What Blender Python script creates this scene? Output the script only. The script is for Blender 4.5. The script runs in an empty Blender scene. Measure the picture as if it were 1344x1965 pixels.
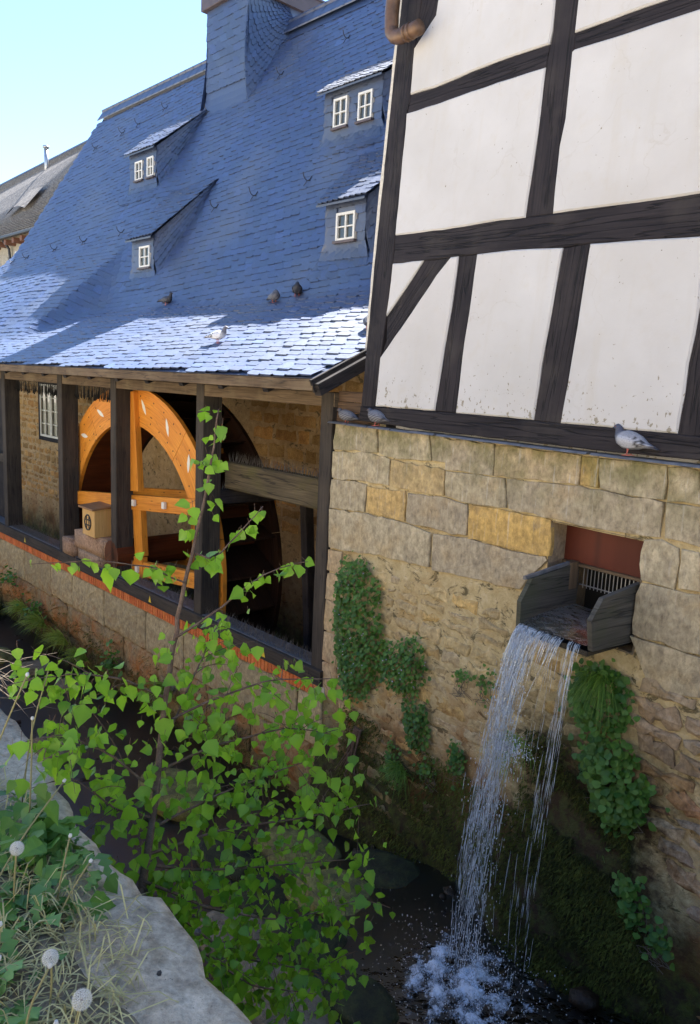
import bpy, bmesh, math, random, json
import numpy as np
from mathutils import Matrix, Vector
R = math.radians
random.seed(7); rng = np.random.default_rng(7)
sc = bpy.context.scene
COL = sc.collection

# ---------------------------------------------------------------- camera
FPX = 1485.0
pitch, roll = R(9.67), math.atan(.0467)
fw = np.array([0, math.cos(pitch), -math.sin(pitch)]); r0 = np.array([1., 0, 0]); u0 = np.cross(r0, fw)
CR = math.cos(roll)*r0 + math.sin(roll)*u0
CU = -math.sin(roll)*r0 + math.cos(roll)*u0
cam = bpy.data.cameras.new('camera')
cam.sensor_fit = 'VERTICAL'; cam.sensor_height = 36.0
cam.lens = 36.0*FPX/1965.0
cam.clip_start = .05; cam.clip_end = 2000
camo = bpy.data.objects.new('camera', cam); COL.objects.link(camo)
camo.matrix_world = Matrix(((CR[0], CU[0], -fw[0], 0), (CR[1], CU[1], -fw[1], 0), (CR[2], CU[2], -fw[2], 0), (0, 0, 0, 1)))
sc.camera = camo
def proj(p):
    p = np.asarray(p, float); z = p@fw
    return 672+FPX*(p@CR)/z, 982.5-FPX*(p@CU)/z

# ---------------------------------------------------------------- light
SUN_AZ, SUN_EL = 27.0, 54.6            # azimuth from +Y towards +X
w = bpy.data.worlds.new('World'); sc.world = w; w.use_nodes = True
nt = w.node_tree; nt.nodes.clear()
sky = nt.nodes.new('ShaderNodeTexSky'); sky.sky_type = 'NISHITA'; sky.sun_disc = False
sky.sun_elevation = R(SUN_EL); sky.sun_rotation = R(SUN_AZ)
sky.air_density = 1.0; sky.dust_density = .15; sky.ozone_density = 4.0; sky.altitude = 250
bg = nt.nodes.new('ShaderNodeBackground'); bg.inputs[1].default_value = .064
out = nt.nodes.new('ShaderNodeOutputWorld')
nt.links.new(sky.outputs[0], bg.inputs[0]); nt.links.new(bg.outputs[0], out.inputs[0])
sl = bpy.data.lights.new('sun', 'SUN'); sl.energy = 5.0; sl.angle = R(.53); sl.color = (1, .95, .86)
so = bpy.data.objects.new('sun', sl); COL.objects.link(so)
sd = Vector((math.sin(R(SUN_AZ))*math.cos(R(SUN_EL)), math.cos(R(SUN_AZ))*math.cos(R(SUN_EL)), math.sin(R(SUN_EL))))
so.rotation_euler = sd.to_track_quat('Z', 'Y').to_euler()
vs = sc.view_settings
vs.view_transform = 'Standard'; vs.look = 'None'; vs.exposure = 2.52; vs.gamma = 1; vs.use_curve_mapping = False
sc.cycles.use_denoising = True
sc.cycles.max_bounces = 8; sc.cycles.diffuse_bounces = 4; sc.cycles.glossy_bounces = 3
sc.cycles.transparent_max_bounces = 12; sc.cycles.transmission_bounces = 6
sc.cycles.sample_clamp_indirect = 6

# ---------------------------------------------------------------- frames of the two buildings
Z = np.array([0, 0, 1.])
def unit(a): return np.array([math.sin(R(a)), math.cos(R(a)), 0])
dm = unit(-43.3); dh = unit(-37.95)
nm = np.array([-dm[1], dm[0], 0]); nh = np.array([-dh[1], dh[0], 0])      # outward normals of the mill and the house
C0 = np.array([-.17399, 7.6348, 0]); P0 = np.array([1.8318, 5.0629, 0])
def MP(a, o, z): return C0 - dm*a + nm*o + Z*z        # mill: along the front, outward, up
def HP(h, o, z): return P0 - dh*h + nh*o + Z*z        # house wall
TH = R(4.2)
upb = math.cos(TH)*Z - math.sin(TH)*nh; nb = math.cos(TH)*nh + math.sin(TH)*Z
B0 = P0 + Z*-.23
def BP(h, s, o=0): return B0 - dh*h + upb*s + nb*o     # leaning timber wall of the house
def arr(f, pts, *k): return np.array([f(*p, *k) for p in pts])
def MPv(a, o, z): return C0[None] - np.outer(a, dm) + np.outer(o, nm) + np.outer(z, Z)

# ---------------------------------------------------------------- object helpers
WO = {}
def setp(o, label=None, cat=None, group=None, kind=None):
    if label: o['label'] = label
    if cat: o['category'] = cat
    if group: o['group'] = group
    if kind: o['kind'] = kind
def thing(name, label, cat, loc, group=None):
    o = bpy.data.objects.new(name, None); COL.objects.link(o); o.empty_display_size = .1
    o.location = loc; WO[o.name] = np.array(loc, float); setp(o, label, cat, group); return o
def obj(name, V, F, mat, parent=None, smooth=False, uv=None, col=None, vcol=None, label=None, cat=None, group=None, kind=None, loc=None):
    V = np.asarray(V, float).reshape(-1, 3)
    org = WO[parent.name] if parent is not None else (np.array(loc, float) if loc is not None else np.zeros(3))
    me = bpy.data.meshes.new(name)
    me.from_pydata((V-org).tolist(), [], [list(map(int, f)) for f in F] if not isinstance(F, np.ndarray) else F.tolist())
    if smooth: me.polygons.foreach_set('use_smooth', [True]*len(me.polygons))
    if uv is not None:
        l = me.uv_layers.new(name='UVMap')
        idx = np.zeros(len(me.loops), int); me.loops.foreach_get('vertex_index', idx)
        l.data.foreach_set('uv', np.asarray(uv, float)[idx].ravel())
    if vcol is not None:
        a = me.color_attributes.new('Col', 'FLOAT_COLOR', 'POINT')
        a.data.foreach_set('color', np.c_[np.asarray(vcol, float), np.ones(len(V))].ravel())
    me.materials.append(mat)
    o = bpy.data.objects.new(name, me); COL.objects.link(o)
    if parent is not None: o.parent = parent
    else: o.location = org
    WO[o.name] = org
    if col is not None: o.color = (*col, 1)
    setp(o, label, cat, group, kind)
    return o
def inst(name, me, M, parent, col=None):
    o = bpy.data.objects.new(name, me); COL.objects.link(o); o.parent = parent
    o.matrix_basis = Matrix.Translation(Vector(-WO[parent.name])) @ M
    if col is not None: o.color = (*col, 1)
    return o
def newmesh(name, V, F, mat, smooth=False, uv=None):
    me = bpy.data.meshes.new(name); me.from_pydata(np.asarray(V, float).tolist(), [], [list(f) for f in F])
    if smooth: me.polygons.foreach_set('use_smooth', [True]*len(me.polygons))
    if uv is not None:
        l = me.uv_layers.new(name='UVMap')
        idx = np.zeros(len(me.loops), int); me.loops.foreach_get('vertex_index', idx)
        l.data.foreach_set('uv', np.asarray(uv, float)[idx].ravel())
    me.materials.append(mat); return me
class MB:
    """collects shapes into one mesh"""
    def __init__(s): s.V = []; s.F = []; s.U = []; s.n = 0
    def add(s, V, F, U=None):
        V = np.asarray(V, float).reshape(-1, 3)
        s.V.append(V); s.F += [[i+s.n for i in f] for f in F]; s.n += len(V)
        s.U.append(np.zeros((len(V), 2)) if U is None else np.asarray(U, float)); return s
    def box(s, c, ax, ay, az, ch=0.0):
        """box centred at c with half axes; ch = chamfer (m); length runs along ax"""
        c = np.asarray(c, float); ax, ay, az = (np.asarray(v, float) for v in (ax, ay, az))
        L, w_, h_ = (np.linalg.norm(v) for v in (ax, ay, az))
        if ch <= 0: prof = [(-1, -1), (1, -1), (1, 1), (-1, 1)]
        else:
            cw, cz = 1-ch/w_, 1-ch/h_
            prof = [(-cw, -1), (cw, -1), (1, -cz), (1, cz), (cw, 1), (-cw, 1), (-1, cz), (-1, -cz)]
        n = len(prof); V = []; U = []; per = 0
        for e in (-1, 1):
            per = random.random()
            for k, (p, q) in enumerate(prof):
                V.append(c+ax*e+ay*p+az*q)
                U.append((e*L, (p*w_ if abs(q) > .98 else q*h_)))
        F = [[k, (k+1) % n, n+(k+1) % n, n+k] for k in range(n)] + [list(range(n))[::-1], list(range(n, 2*n))]
        return s.add(V, F, U)
    def beam(s, p, q, w_, h_, up=Z, ch=.006):
        p, q = np.asarray(p, float), np.asarray(q, float); d = (q-p)/2
        up = np.asarray(up, float); side = np.cross(d, up); side /= np.linalg.norm(side)
        u = np.cross(side, d); u /= np.linalg.norm(u)
        return s.box((p+q)/2, d, side*w_/2, u*h_/2, ch)
    def tube(s, pts, rad, n=6, cap=True):
        pts = np.asarray(pts, float); m = len(pts); rad = np.broadcast_to(rad, (m,))
        T = np.gradient(pts, axis=0); V = []; U = []
        ref = np.array([.3, .5, .81]); L = 0
        for i in range(m):
            t = T[i]/(np.linalg.norm(T[i])+1e-9)
            a = np.cross(t, ref); a /= np.linalg.norm(a)+1e-9; b = np.cross(t, a)
            if i: L += np.linalg.norm(pts[i]-pts[i-1])
            for k in range(n):
                th = 2*math.pi*k/n
                V.append(pts[i]+rad[i]*(math.cos(th)*a+math.sin(th)*b)); U.append((L, rad[i]*th))
        F = [[i*n+k, i*n+(k+1) % n, (i+1)*n+(k+1) % n, (i+1)*n+k] for i in range(m-1) for k in range(n)]
        if cap: F += [list(range(n))[::-1], list(range((m-1)*n, m*n))]
        return s.add(V, F, U)
    def build(s, name, mat, parent=None, **k):
        return obj(name, np.concatenate(s.V), s.F, mat, parent, uv=np.concatenate(s.U), **k)
def fbm(P, sc_=1.0, oct_=3, seed=0):
    """cheap smooth noise from sines for mesh displacement"""
    P = np.asarray(P, float)*sc_; r = np.random.default_rng(seed); out_ = np.zeros(len(P)); amp = 1
    for _ in range(oct_):
        for _ in range(4):
            k = r.normal(size=3); ph = r.uniform(0, 6.28); out_ += amp*np.sin(P@k*2.2+ph)/4
        P = P*2.03; amp *= .5
    return out_

# ---------------------------------------------------------------- materials
def N(t, typ, **kw):
    n = t.nodes.new('ShaderNode'+typ)
    for k, v in kw.items():
        if k.startswith('i_'):
            key = k[2:]; key = int(key) if key.isdigit() else key.replace('_', ' ')
            n.inputs[key].default_value = v
        else: setattr(n, k, v)
    return n
def L(t, a, b): t.links.new(a, b)
def ramp(t, fac, stops, interp='LINEAR'):
    r = N(t, 'ValToRGB'); r.color_ramp.interpolation = interp
    e = r.color_ramp.elements
    while len(e) < len(stops): e.new(.5)
    for x, (p, c) in zip(e, stops): x.position = p; x.color = (*c, 1) if len(c) == 3 else c
    L(t, fac, r.inputs[0]); return r.outputs[0]
def mix(t, fac, a, b, blend='MIX'):
    m = N(t, 'MixRGB', blend_type=blend)
    for i, v in ((0, fac), (1, a), (2, b)):
        if hasattr(v, 'links'): L(t, v, m.inputs[i])
        else: m.inputs[i].default_value = v if i == 0 else (*v, 1)
    return m.outputs[0]
def math_(t, op, a, b=None, clamp=False):
    m = N(t, 'Math', operation=op, use_clamp=clamp)
    for i, v in ((0, a), (1, b)):
        if v is None: continue
        if hasattr(v, 'links'): L(t, v, m.inputs[i])
        else: m.inputs[i].default_value = v
    return m.outputs[0]
def newmat(name):
    m = bpy.data.materials.new(name); m.use_nodes = True; t = m.node_tree; t.nodes.clear()
    o = N(t, 'OutputMaterial'); b = N(t, 'BsdfPrincipled'); L(t, b.outputs[0], o.inputs[0])
    return m, t, b, o
def bump(t, b, h, strength=.3, dist=.01):
    n = N(t, 'Bump', i_Strength=strength, i_Distance=dist); L(t, h, n.inputs['Height']); L(t, n.outputs[0], b.inputs['Normal'])
def noise(t, vec, scale, detail=4, rough=.55, dist=0):
    n = N(t, 'TexNoise', i_Scale=scale, i_Detail=detail, i_Roughness=rough, i_Distortion=dist)
    if vec is not None: L(t, vec, n.inputs['Vector'])
    return n.outputs['Fac']
def geo(t): return N(t, 'NewGeometry').outputs['Position']
def oinfo(t): return N(t, 'ObjectInfo')
def mapping(t, vec, scale=(1, 1, 1), loc=(0, 0, 0), rot=(0, 0, 0)):
    m = N(t, 'Mapping'); m.inputs['Scale'].default_value = scale; m.inputs['Location'].default_value = loc; m.inputs['Rotation'].default_value = rot
    L(t, vec, m.inputs['Vector']); return m.outputs[0]
def plain(name, c, rough=.6, metal=0, var=0, scale=20, spec=.5):
    m, t, b, o = newmat(name)
    b.inputs['Roughness'].default_value = rough; b.inputs['Metallic'].default_value = metal
    b.inputs['Specular IOR Level'].default_value = spec
    if var:
        n = noise(t, geo(t), scale)
        L(t, ramp(t, n, [(.3, tuple(x*(1-var) for x in c)), (.7, tuple(min(1, x*(1+var)) for x in c))]), b.inputs['Base Color'])
    else: b.inputs['Base Color'].default_value = (*c, 1)
    return m
def wood(name, dark, light, rough=.75, crack=(.01, .01, .012), crackw=.5, bumps=.5, knots=None, stain=None):
    m, t, b, o = newmat(name)
    uv = N(t, 'TexCoord').outputs['UV']; oi = oinfo(t)
    add = N(t, 'VectorMath', operation='ADD'); L(t, uv, add.inputs[0])
    cv = N(t, 'CombineXYZ'); L(t, math_(t, 'MULTIPLY', oi.outputs['Random'], 37.0), cv.inputs[0]); L(t, math_(t, 'MULTIPLY', oi.outputs['Random'], 11.0), cv.inputs[1]); L(t, cv.outputs[0], add.inputs[1])
    v = add.outputs[0]
    g = noise(t, mapping(t, v, (2.0, 55, 1)), 1.0, 5, .6, .4)
    g2 = noise(t, mapping(t, v, (.9, 7, 1)), 1.0, 3, .5, .6)
    f = math_(t, 'ADD', math_(t, 'MULTIPLY', g, .6), math_(t, 'MULTIPLY', g2, .4))
    c = ramp(t, f, [(.36, dark), (.62, light)])
    big = noise(t, mapping(t, v, (1.2, 1.6, 1)), 1.3, 3)
    c = mix(t, ramp(t, big, [(.35, (0, 0, 0)), (.7, (.5, .5, .5))]), c, dark)
    ck = noise(t, mapping(t, v, (.8, 16, 1)), 1.0, 2, .5, .25)
    ckm = ramp(t, math_(t, 'ABSOLUTE', math_(t, 'SUBTRACT', ck, .5)), [(.004, (1, 1, 1)), (.018, (0, 0, 0))])
    ckm = math_(t, 'MULTIPLY', ckm, crackw)
    c = mix(t, ckm, c, crack)
    if knots:
        kn = N(t, 'TexVoronoi', i_Scale=1.0); L(t, mapping(t, v, (2.6, 9, 1)), kn.inputs['Vector'])
        c = mix(t, ramp(t, kn.outputs['Distance'], [(.06, (.9, .9, .9)), (.13, (0, 0, 0))]), c, knots)
    if stain:
        st = noise(t, geo(t), 2.2, 4, .6)
        c = mix(t, ramp(t, st, [(.5, (0, 0, 0)), (.75, (.6, .6, .6))]), c, stain)
    L(t, c, b.inputs['Base Color']); b.inputs['Roughness'].default_value = rough; b.inputs['Specular IOR Level'].default_value = .22
    h = math_(t, 'SUBTRACT', f, math_(t, 'MULTIPLY', ckm, 1.6))
    bump(t, b, h, bumps, .006)
    return m
M_ = {}
M_['timber'] = wood('black_timber', (.012, .0105, .014), (.034, .029, .033), .8, crackw=.9, bumps=.9, stain=(.060, .053, .050))
M_['post'] = wood('weathered_post', (.030, .026, .024), (.085, .070, .058), .85, crackw=.6, stain=(.085, .068, .05))
M_['eave'] = wood('eave_board', (.075, .050, .030), (.19, .135, .085), .8, crackw=.5, stain=(.23, .18, .11))
M_['larch'] = wood('new_larch', (.60, .20, .022), (.84, .36, .05), .55, crack=(.22, .07, .015), crackw=.35, bumps=.2, knots=(.16, .05, .012))
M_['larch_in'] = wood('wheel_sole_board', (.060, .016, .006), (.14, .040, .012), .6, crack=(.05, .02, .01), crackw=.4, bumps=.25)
M_['shadepeg'] = wood('shade_and_peg_wood', (.012, .006, .004), (.040, .017, .009), .5, crackw=.4, bumps=.4)  # bay shade put into the colour of far rim and buckets; also pegs
M_['boxwood'] = wood('box_wood', (.56, .33, .11), (.74, .47, .19), .6, crackw=.15, bumps=.15)
M_['lidwood'] = wood('lid_wood', (.25, .13, .06), (.36, .20, .10), .6, crackw=.15, bumps=.15)
M_['troughwood'] = wood('trough_plank', (.045, .042, .036), (.115, .105, .090), .75, crackw=.6, bumps=.5, stain=(.06, .075, .03))
M_['flumewood'] = wood('flume_beam', (.055, .044, .028), (.15, .12, .075), .85, crackw=.7, bumps=.6, stain=(.10, .10, .02))
M_['redwood'] = wood('red_gate', (.050, .012, .008), (.125, .030, .017), .5, crackw=.3, bumps=.2, stain=(.06, .014, .012))
M_['boardwood'] = wood('weather_board', (.07, .045, .03), (.17, .11, .07), .85, crackw=.6)
M_['white'] = plain('white_paint', (.72, .70, .64), .5, var=.06)
M_['cornerw'] = plain('corner_board_paint', (.55, .52, .46), .7, var=.18, scale=30)
M_['iron'] = plain('dark_iron', (.02, .02, .022), .6)
M_['wire'] = plain('spike_wire', (.20, .18, .16), .45, metal=.6)
M_['lead'] = plain('lead_sheet', (.13, .135, .15), .5, var=.3, scale=14)
M_['copper'] = plain('brown_pipe', (.13, .075, .045), .45, metal=.3, var=.3, scale=12)
M_['zinc'] = plain('brown_sheet_metal', (.10, .075, .075), .5, metal=.2, var=.15, scale=6)
M_['steel'] = plain('galvanised_steel', (.45, .46, .48), .4, metal=.8)
M_['void'] = plain('dark_inside', (.006, .006, .007), .9)
M_['yellow'] = plain('sticker_yellow', (.75, .55, .04), .5)
M_['lens'] = plain('white_tenon', (.78, .76, .68), .6)
def glass():
    m, t, b, o = newmat('window_glass'); b.inputs['Base Color'].default_value = (.05, .055, .05, 1)
    b.inputs['Roughness'].default_value = .06; b.inputs['Specular IOR Level'].default_value = .8; return m
M_['glass'] = glass()
def slate():
    m, t, b, o = newmat('slate'); oi = oinfo(t)
    at = N(t, 'Attribute', attribute_name='Col'); p = geo(t)
    n = noise(t, mapping(t, p, (1, 1, 1)), 26, 4, .6); n2 = noise(t, p, .55, 3)
    c = ramp(t, n, [(.3, (.014, .034, .098)), (.7, (.030, .060, .155))])
    c = mix(t, 1.0, c, at.outputs['Color'], 'MULTIPLY')
    c = mix(t, ramp(t, n2, [(.48, (0, 0, 0)), (.72, (.4, .4, .4))]), c, (.105, .115, .125))
    li = noise(t, p, 60, 2, .5)
    c = mix(t, ramp(t, li, [(.72, (0, 0, 0)), (.76, (.6, .6, .6))]), c, (.22, .22, .19))
    L(t, c, b.inputs['Base Color'])
    L(t, ramp(t, n, [(.3, (.46,)*3), (.7, (.53,)*3)]), b.inputs['Roughness'])
    b.inputs['Specular IOR Level'].default_value = 1.0; b.inputs['IOR'].default_value = 1.62
    bump(t, b, n, .25, .004)
    return m
M_['slate'] = slate()
def sandstone(name, dz=0.0, rust=(.30, .115, .025)):
    """block colour comes from the object colour; ochre patches, soot, moss below"""
    m, t, b, o = newmat(name); oi = oinfo(t); p = geo(t)
    n1 = noise(t, p, 3.0, 4, .6); n2 = noise(t, p, 14, 5, .65); n3 = noise(t, p, 60, 3, .6)
    c = mix(t, 1.0, oi.outputs['Color'], ramp(t, n2, [(.28, (.60, .58, .56)), (.72, (1.22, 1.2, 1.16))]), 'MULTIPLY')
    c = mix(t, ramp(t, n1, [(.52, (0, 0, 0)), (.74, (.45, .45, .45))]), c, (.44, .29, .12))
    c = mix(t, ramp(t, noise(t, p, 5.5, 4, .7, .5), [(.50, (0, 0, 0)), (.78, (.55, .55, .55))]), c, (.19, .165, .14))
    # lime streaks running down the face
    st = noise(t, mapping(t, p, (42, 42, 2.2)), 1.0, 3, .6)
    sep = N(t, 'SeparateXYZ'); L(t, p, sep.inputs[0])
    zz = sep.outputs[2]
    hi = N(t, 'MapRange', i_1=-1.5, i_2=-.5, i_3=0.0, i_4=1.0); L(t, zz, hi.inputs[0])
    c = mix(t, math_(t, 'MULTIPLY', ramp(t, st, [(.60, (0, 0, 0)), (.68, (.75, .75, .75))]), hi.outputs[0]), c, (.55, .52, .47))
    gr = N(t, 'MapRange', i_1=-.95, i_2=-.45, i_3=0.0, i_4=.75); L(t, zz, gr.inputs[0])
    c = mix(t, math_(t, 'MULTIPLY', gr.outputs[0], ramp(t, noise(t, p, 4.5, 4, .65), [(.38, (0, 0, 0)), (.6, (1, 1, 1))])), c, (.15, .145, .055))
    # moss and rust low on the wall
    lo = N(t, 'MapRange', i_1=-3.40+dz*.75, i_2=-4.05+dz*.75, i_3=0.0, i_4=1.0); L(t, math_(t, 'ADD', zz, math_(t, 'MULTIPLY', math_(t, 'SUBTRACT', n1, .5), 1.3)), lo.inputs[0])
    ru = N(t, 'MapRange', i_1=-2.6+dz, i_2=-3.5+dz*.9, i_3=0.0, i_4=.8); L(t, math_(t, 'ADD', zz, math_(t, 'MULTIPLY', math_(t, 'SUBTRACT', n2, .5), 1.2)), ru.inputs[0])
    c = mix(t, math_(t, 'MULTIPLY', ru.outputs[0], ramp(t, noise(t, p, 2.3, 3, .6), [(.42, (0, 0, 0)), (.62, (1, 1, 1))])), c, rust)
    c = mix(t, lo.outputs[0], c, mix(t, ramp(t, n2, [(.4, (0, 0, 0)), (.62, (1, 1, 1))]), (.032, .023, .013), (.060, .072, .015)))
    dv = N(t, 'VectorMath', operation='DISTANCE'); L(t, mapping(t, p, (1, 1, 0)), dv.inputs[0]); dv.inputs[1].default_value = (1.83-.0985+.06, 5.063+.126-.08, 0)
    wd = N(t, 'MapRange', i_1=.40, i_2=.80, i_3=1.0, i_4=0.0); L(t, math_(t, 'ADD', dv.outputs['Value'], math_(t, 'MULTIPLY', math_(t, 'SUBTRACT', n2, .5), .7)), wd.inputs[0])
    wz_ = N(t, 'MapRange', i_1=-2.15, i_2=-2.6, i_3=0.0, i_4=.95); L(t, math_(t, 'ADD', zz, math_(t, 'MULTIPLY', math_(t, 'SUBTRACT', n1, .5), .8)), wz_.inputs[0])
    c = mix(t, math_(t, 'MULTIPLY', wd.outputs[0], wz_.outputs[0]), c, mix(t, ramp(t, n2, [(.42, (0, 0, 0)), (.6, (1, 1, 1))]), (.030, .018, .010), (.045, .052, .012)))
    L(t, c, b.inputs['Base Color']); b.inputs['Roughness'].default_value = .9; b.inputs['Specular IOR Level'].default_value = .25
    n4 = noise(t, mapping(t, p, (1, 1, .55)), 34, 5, .72, .3)
    h = math_(t, 'ADD', n4, math_(t, 'MULTIPLY', n3, .5))
    c2 = mix(t, 1.0, c, ramp(t, n4, [(.30, (.66, .66, .66)), (.55, (1.06, 1.06, 1.06))]), 'MULTIPLY'); L(t, c2, b.inputs['Base Color'])
    bump(t, b, h, .9, .012)
    return m
M_['stone'] = sandstone('sandstone'); M_['stone_low'] = sandstone('sandstone_creek', -1.0, (.46, .135, .018))
def rubble_mat(name, c1, c2, c3, moss=(-3.0, -3.7), sc_=1.0):
    m, t, b, o = newmat(name); p = geo(t)
    n1 = noise(t, p, 2.2*sc_, 4, .6); n2 = noise(t, p, 11*sc_, 5, .7, .4); n3 = noise(t, p, 46*sc_, 3, .6)
    c = ramp(t, n2, [(.3, c1), (.55, c2), (.75, c3)])
    c = mix(t, ramp(t, n1, [(.5, (0, 0, 0)), (.7, (.6, .6, .6))]), c, (.36, .23, .09))
    dk = noise(t, mapping(t, p, (1, 1, 1.6)), 6.0, 5, .75, .8)
    c = mix(t, ramp(t, dk, [(.55, (0, 0, 0)), (.63, (.85, .85, .85))]), c, (.075, .064, .036))
    sep = N(t, 'SeparateXYZ'); L(t, p, sep.inputs[0]); zz = sep.outputs[2]
    ru = N(t, 'MapRange', i_1=moss[0]+.5, i_2=moss[1]+.2, i_3=0.0, i_4=.9); L(t, math_(t, 'ADD', zz, math_(t, 'MULTIPLY', math_(t, 'SUBTRACT', n1, .5), 1.6)), ru.inputs[0])
    c = mix(t, math_(t, 'MULTIPLY', ru.outputs[0], ramp(t, noise(t, p, 1.9, 3, .6), [(.38, (0, 0, 0)), (.6, (1, 1, 1))])), c, (.26, .085, .018))
    lo = N(t, 'MapRange', i_1=moss[0], i_2=moss[1], i_3=0.0, i_4=1.0); L(t, math_(t, 'ADD', zz, math_(t, 'MULTIPLY', math_(t, 'SUBTRACT', n1, .5), 1.1)), lo.inputs[0])
    c = mix(t, lo.outputs[0], c, mix(t, ramp(t, n2, [(.4, (0, 0, 0)), (.62, (1, 1, 1))]), (.032, .022, .012), (.060, .070, .014)))
    dv = N(t, 'VectorMath', operation='DISTANCE'); L(t, mapping(t, p, (1, 1, 0)), dv.inputs[0]); dv.inputs[1].default_value = (1.83-.0985+.06, 5.063+.126-.08, 0)
    wd = N(t, 'MapRange', i_1=.40, i_2=.80, i_3=1.0, i_4=0.0); L(t, math_(t, 'ADD', dv.outputs['Value'], math_(t, 'MULTIPLY', math_(t, 'SUBTRACT', n2, .5), .7)), wd.inputs[0])
    wz_ = N(t, 'MapRange', i_1=-2.15, i_2=-2.6, i_3=0.0, i_4=.95); L(t, math_(t, 'ADD', zz, math_(t, 'MULTIPLY', math_(t, 'SUBTRACT', n1, .5), .8)), wz_.inputs[0])
    c = mix(t, math_(t, 'MULTIPLY', wd.outputs[0], wz_.outputs[0]), c, mix(t, ramp(t, n2, [(.42, (0, 0, 0)), (.6, (1, 1, 1))]), (.030, .018, .010), (.045, .052, .012)))
    L(t, c, b.inputs['Base Color']); b.inputs['Roughness'].default_value = .92; b.inputs['Specular IOR Level'].default_value = .25
    n5 = noise(t, p, 30*sc_, 6, .7, .5)
    bump(t, b, math_(t, 'ADD', n5, math_(t, 'MULTIPLY', n3, .4)), .9, .016)
    return m
M_['wetwood'] = plain('wet_black_wood', (.012, .013, .015), .25, var=.3)
M_['mortar_low'] = rubble_mat('creek_wall_mortar', (.28, .20, .10), (.42, .32, .17), (.52, .43, .26), moss=(-4.2, -4.8))
M_['mortar'] = rubble_mat('lime_mortar', (.42, .32, .16), (.56, .455, .26), (.66, .57, .38))
M_['backmortar'] = rubble_mat('old_mortar', (.38, .26, .13), (.52, .37, .20), (.60, .46, .28), moss=(-3.4, -4.3))  # moss band set high; it also carries the wheel pit's shade as colour
def simple_noise_mat(name, a, b_, c3, sc_=6, rough=.9, bmp=.6, bd=.02, objcol=False, spec=.3, detail=6):
    m, t, b, o = newmat(name); p = geo(t)
    n1 = noise(t, p, sc_, detail, .65); n2 = noise(t, p, sc_*9, 4, .6)
    c = ramp(t, n1, [(.3, a), (.52, b_), (.74, c3)])
    c = mix(t, 1.0, c, ramp(t, n2, [(.3, (.7, .7, .7)), (.7, (1.2, 1.2, 1.2))]), 'MULTIPLY')
    if objcol: c = mix(t, 1.0, c, oinfo(t).outputs['Color'], 'MULTIPLY')
    L(t, c, b.inputs['Base Color']); b.inputs['Roughness'].default_value = rough; b.inputs['Specular IOR Level'].default_value = spec
    bump(t, b, math_(t, 'ADD', n1, math_(t, 'MULTIPLY', n2, .35)), bmp, bd)
    return m
M_['backstone'] = simple_noise_mat('wall_stone', (.34, .19, .07), (.52, .31, .115), (.62, .41, .18), 5, objcol=True, bmp=.8)
M_['brick'] = simple_noise_mat('red_brick', (.56, .135, .035), (.70, .19, .055), (.74, .25, .09), 9, .8, .3, .006, objcol=True)
M_['brickjoint'] = simple_noise_mat('brick_joint', (.50, .45, .37), (.60, .55, .46), (.68, .62, .52), 12)
def coping():
    m, t, b, o = newmat('coping_stone'); p = geo(t); oi = oinfo(t)
    n1 = noise(t, p, 3.5, 6, .65); n2 = noise(t, p, 28, 5, .7); n3 = noise(t, p, 110, 3, .6)
    c = ramp(t, n1, [(.3, (.34, .28, .205)), (.52, (.48, .41, .31)), (.74, (.60, .525, .41))])
    c = mix(t, ramp(t, noise(t, p, 7, 4, .6, .6), [(.52, (0, 0, 0)), (.7, (.6, .6, .6))]), c, (.30, .235, .15))
    c = mix(t, 1.0, c, ramp(t, n2, [(.3, (.62, .62, .62)), (.7, (1.3, 1.3, 1.3))]), 'MULTIPLY')
    c = mix(t, ramp(t, n3, [(.66, (0, 0, 0)), (.72, (.8, .8, .8))]), c, (.09, .08, .07))
    c = mix(t, ramp(t, noise(t, p, 19, 3, .5), [(.74, (0, 0, 0)), (.77, (.7, .7, .7))]), c, (.6, .6, .62))
    c = mix(t, 1.0, c, oi.outputs['Color'], 'MULTIPLY')
    L(t, c, b.inputs['Base Color']); b.inputs['Roughness'].default_value = .92; b.inputs['Specular IOR Level'].default_value = .25
    bump(t, b, math_(t, 'ADD', math_(t, 'MULTIPLY', n2, .8), math_(t, 'ADD', n1, math_(t, 'MULTIPLY', n3, .3))), .9, .012)
    return m
M_['coping'] = coping()
M_['rock'] = rubble_mat('creek_rock', (.10, .085, .06), (.17, .145, .105), (.24, .21, .16), moss=(-7, -8))
M_['mossrock'] = simple_noise_mat('mossy_rock', (.07, .058, .036), (.17, .16, .05), (.30, .28, .09), 7, .95, .9, .02)
M_['bed'] = simple_noise_mat('creek_bed', (.006, .004, .003), (.020, .011, .006), (.05, .028, .014), 4, .5, 1.0, .03)
M_['earth'] = simple_noise_mat('earth', (.10, .08, .055), (.17, .14, .10), (.24, .21, .15), 5, .95, .8, .02)
M_['paving'] = simple_noise_mat('pale_paving', (.46, .41, .34), (.52, .47, .395), (.58, .53, .45), 1.5, .9, .3, .01)
M_['dust'] = simple_noise_mat('dry_earth', (.10, .078, .05), (.19, .155, .105), (.27, .23, .165), 7, .95, .8, .015)
M_['farroof'] = simple_noise_mat('old_grey_slate', (.10, .092, .088), (.19, .175, .165), (.30, .28, .26), 7, .8, .8, .03)
M_['farwall'] = simple_noise_mat('buff_render', (.42, .35, .26), (.47, .40, .30), (.52, .45, .34), 2, .9, .1, .005)
M_['redbeam'] = plain('red_brown_beam', (.20, .085, .05), .7, var=.2)
M_['darkgutter'] = plain('dark_gutter', (.035, .035, .04), .5)
M_['twig'] = plain('dry_twig', (.13, .105, .08), .85, var=.3, scale=25)
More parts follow.
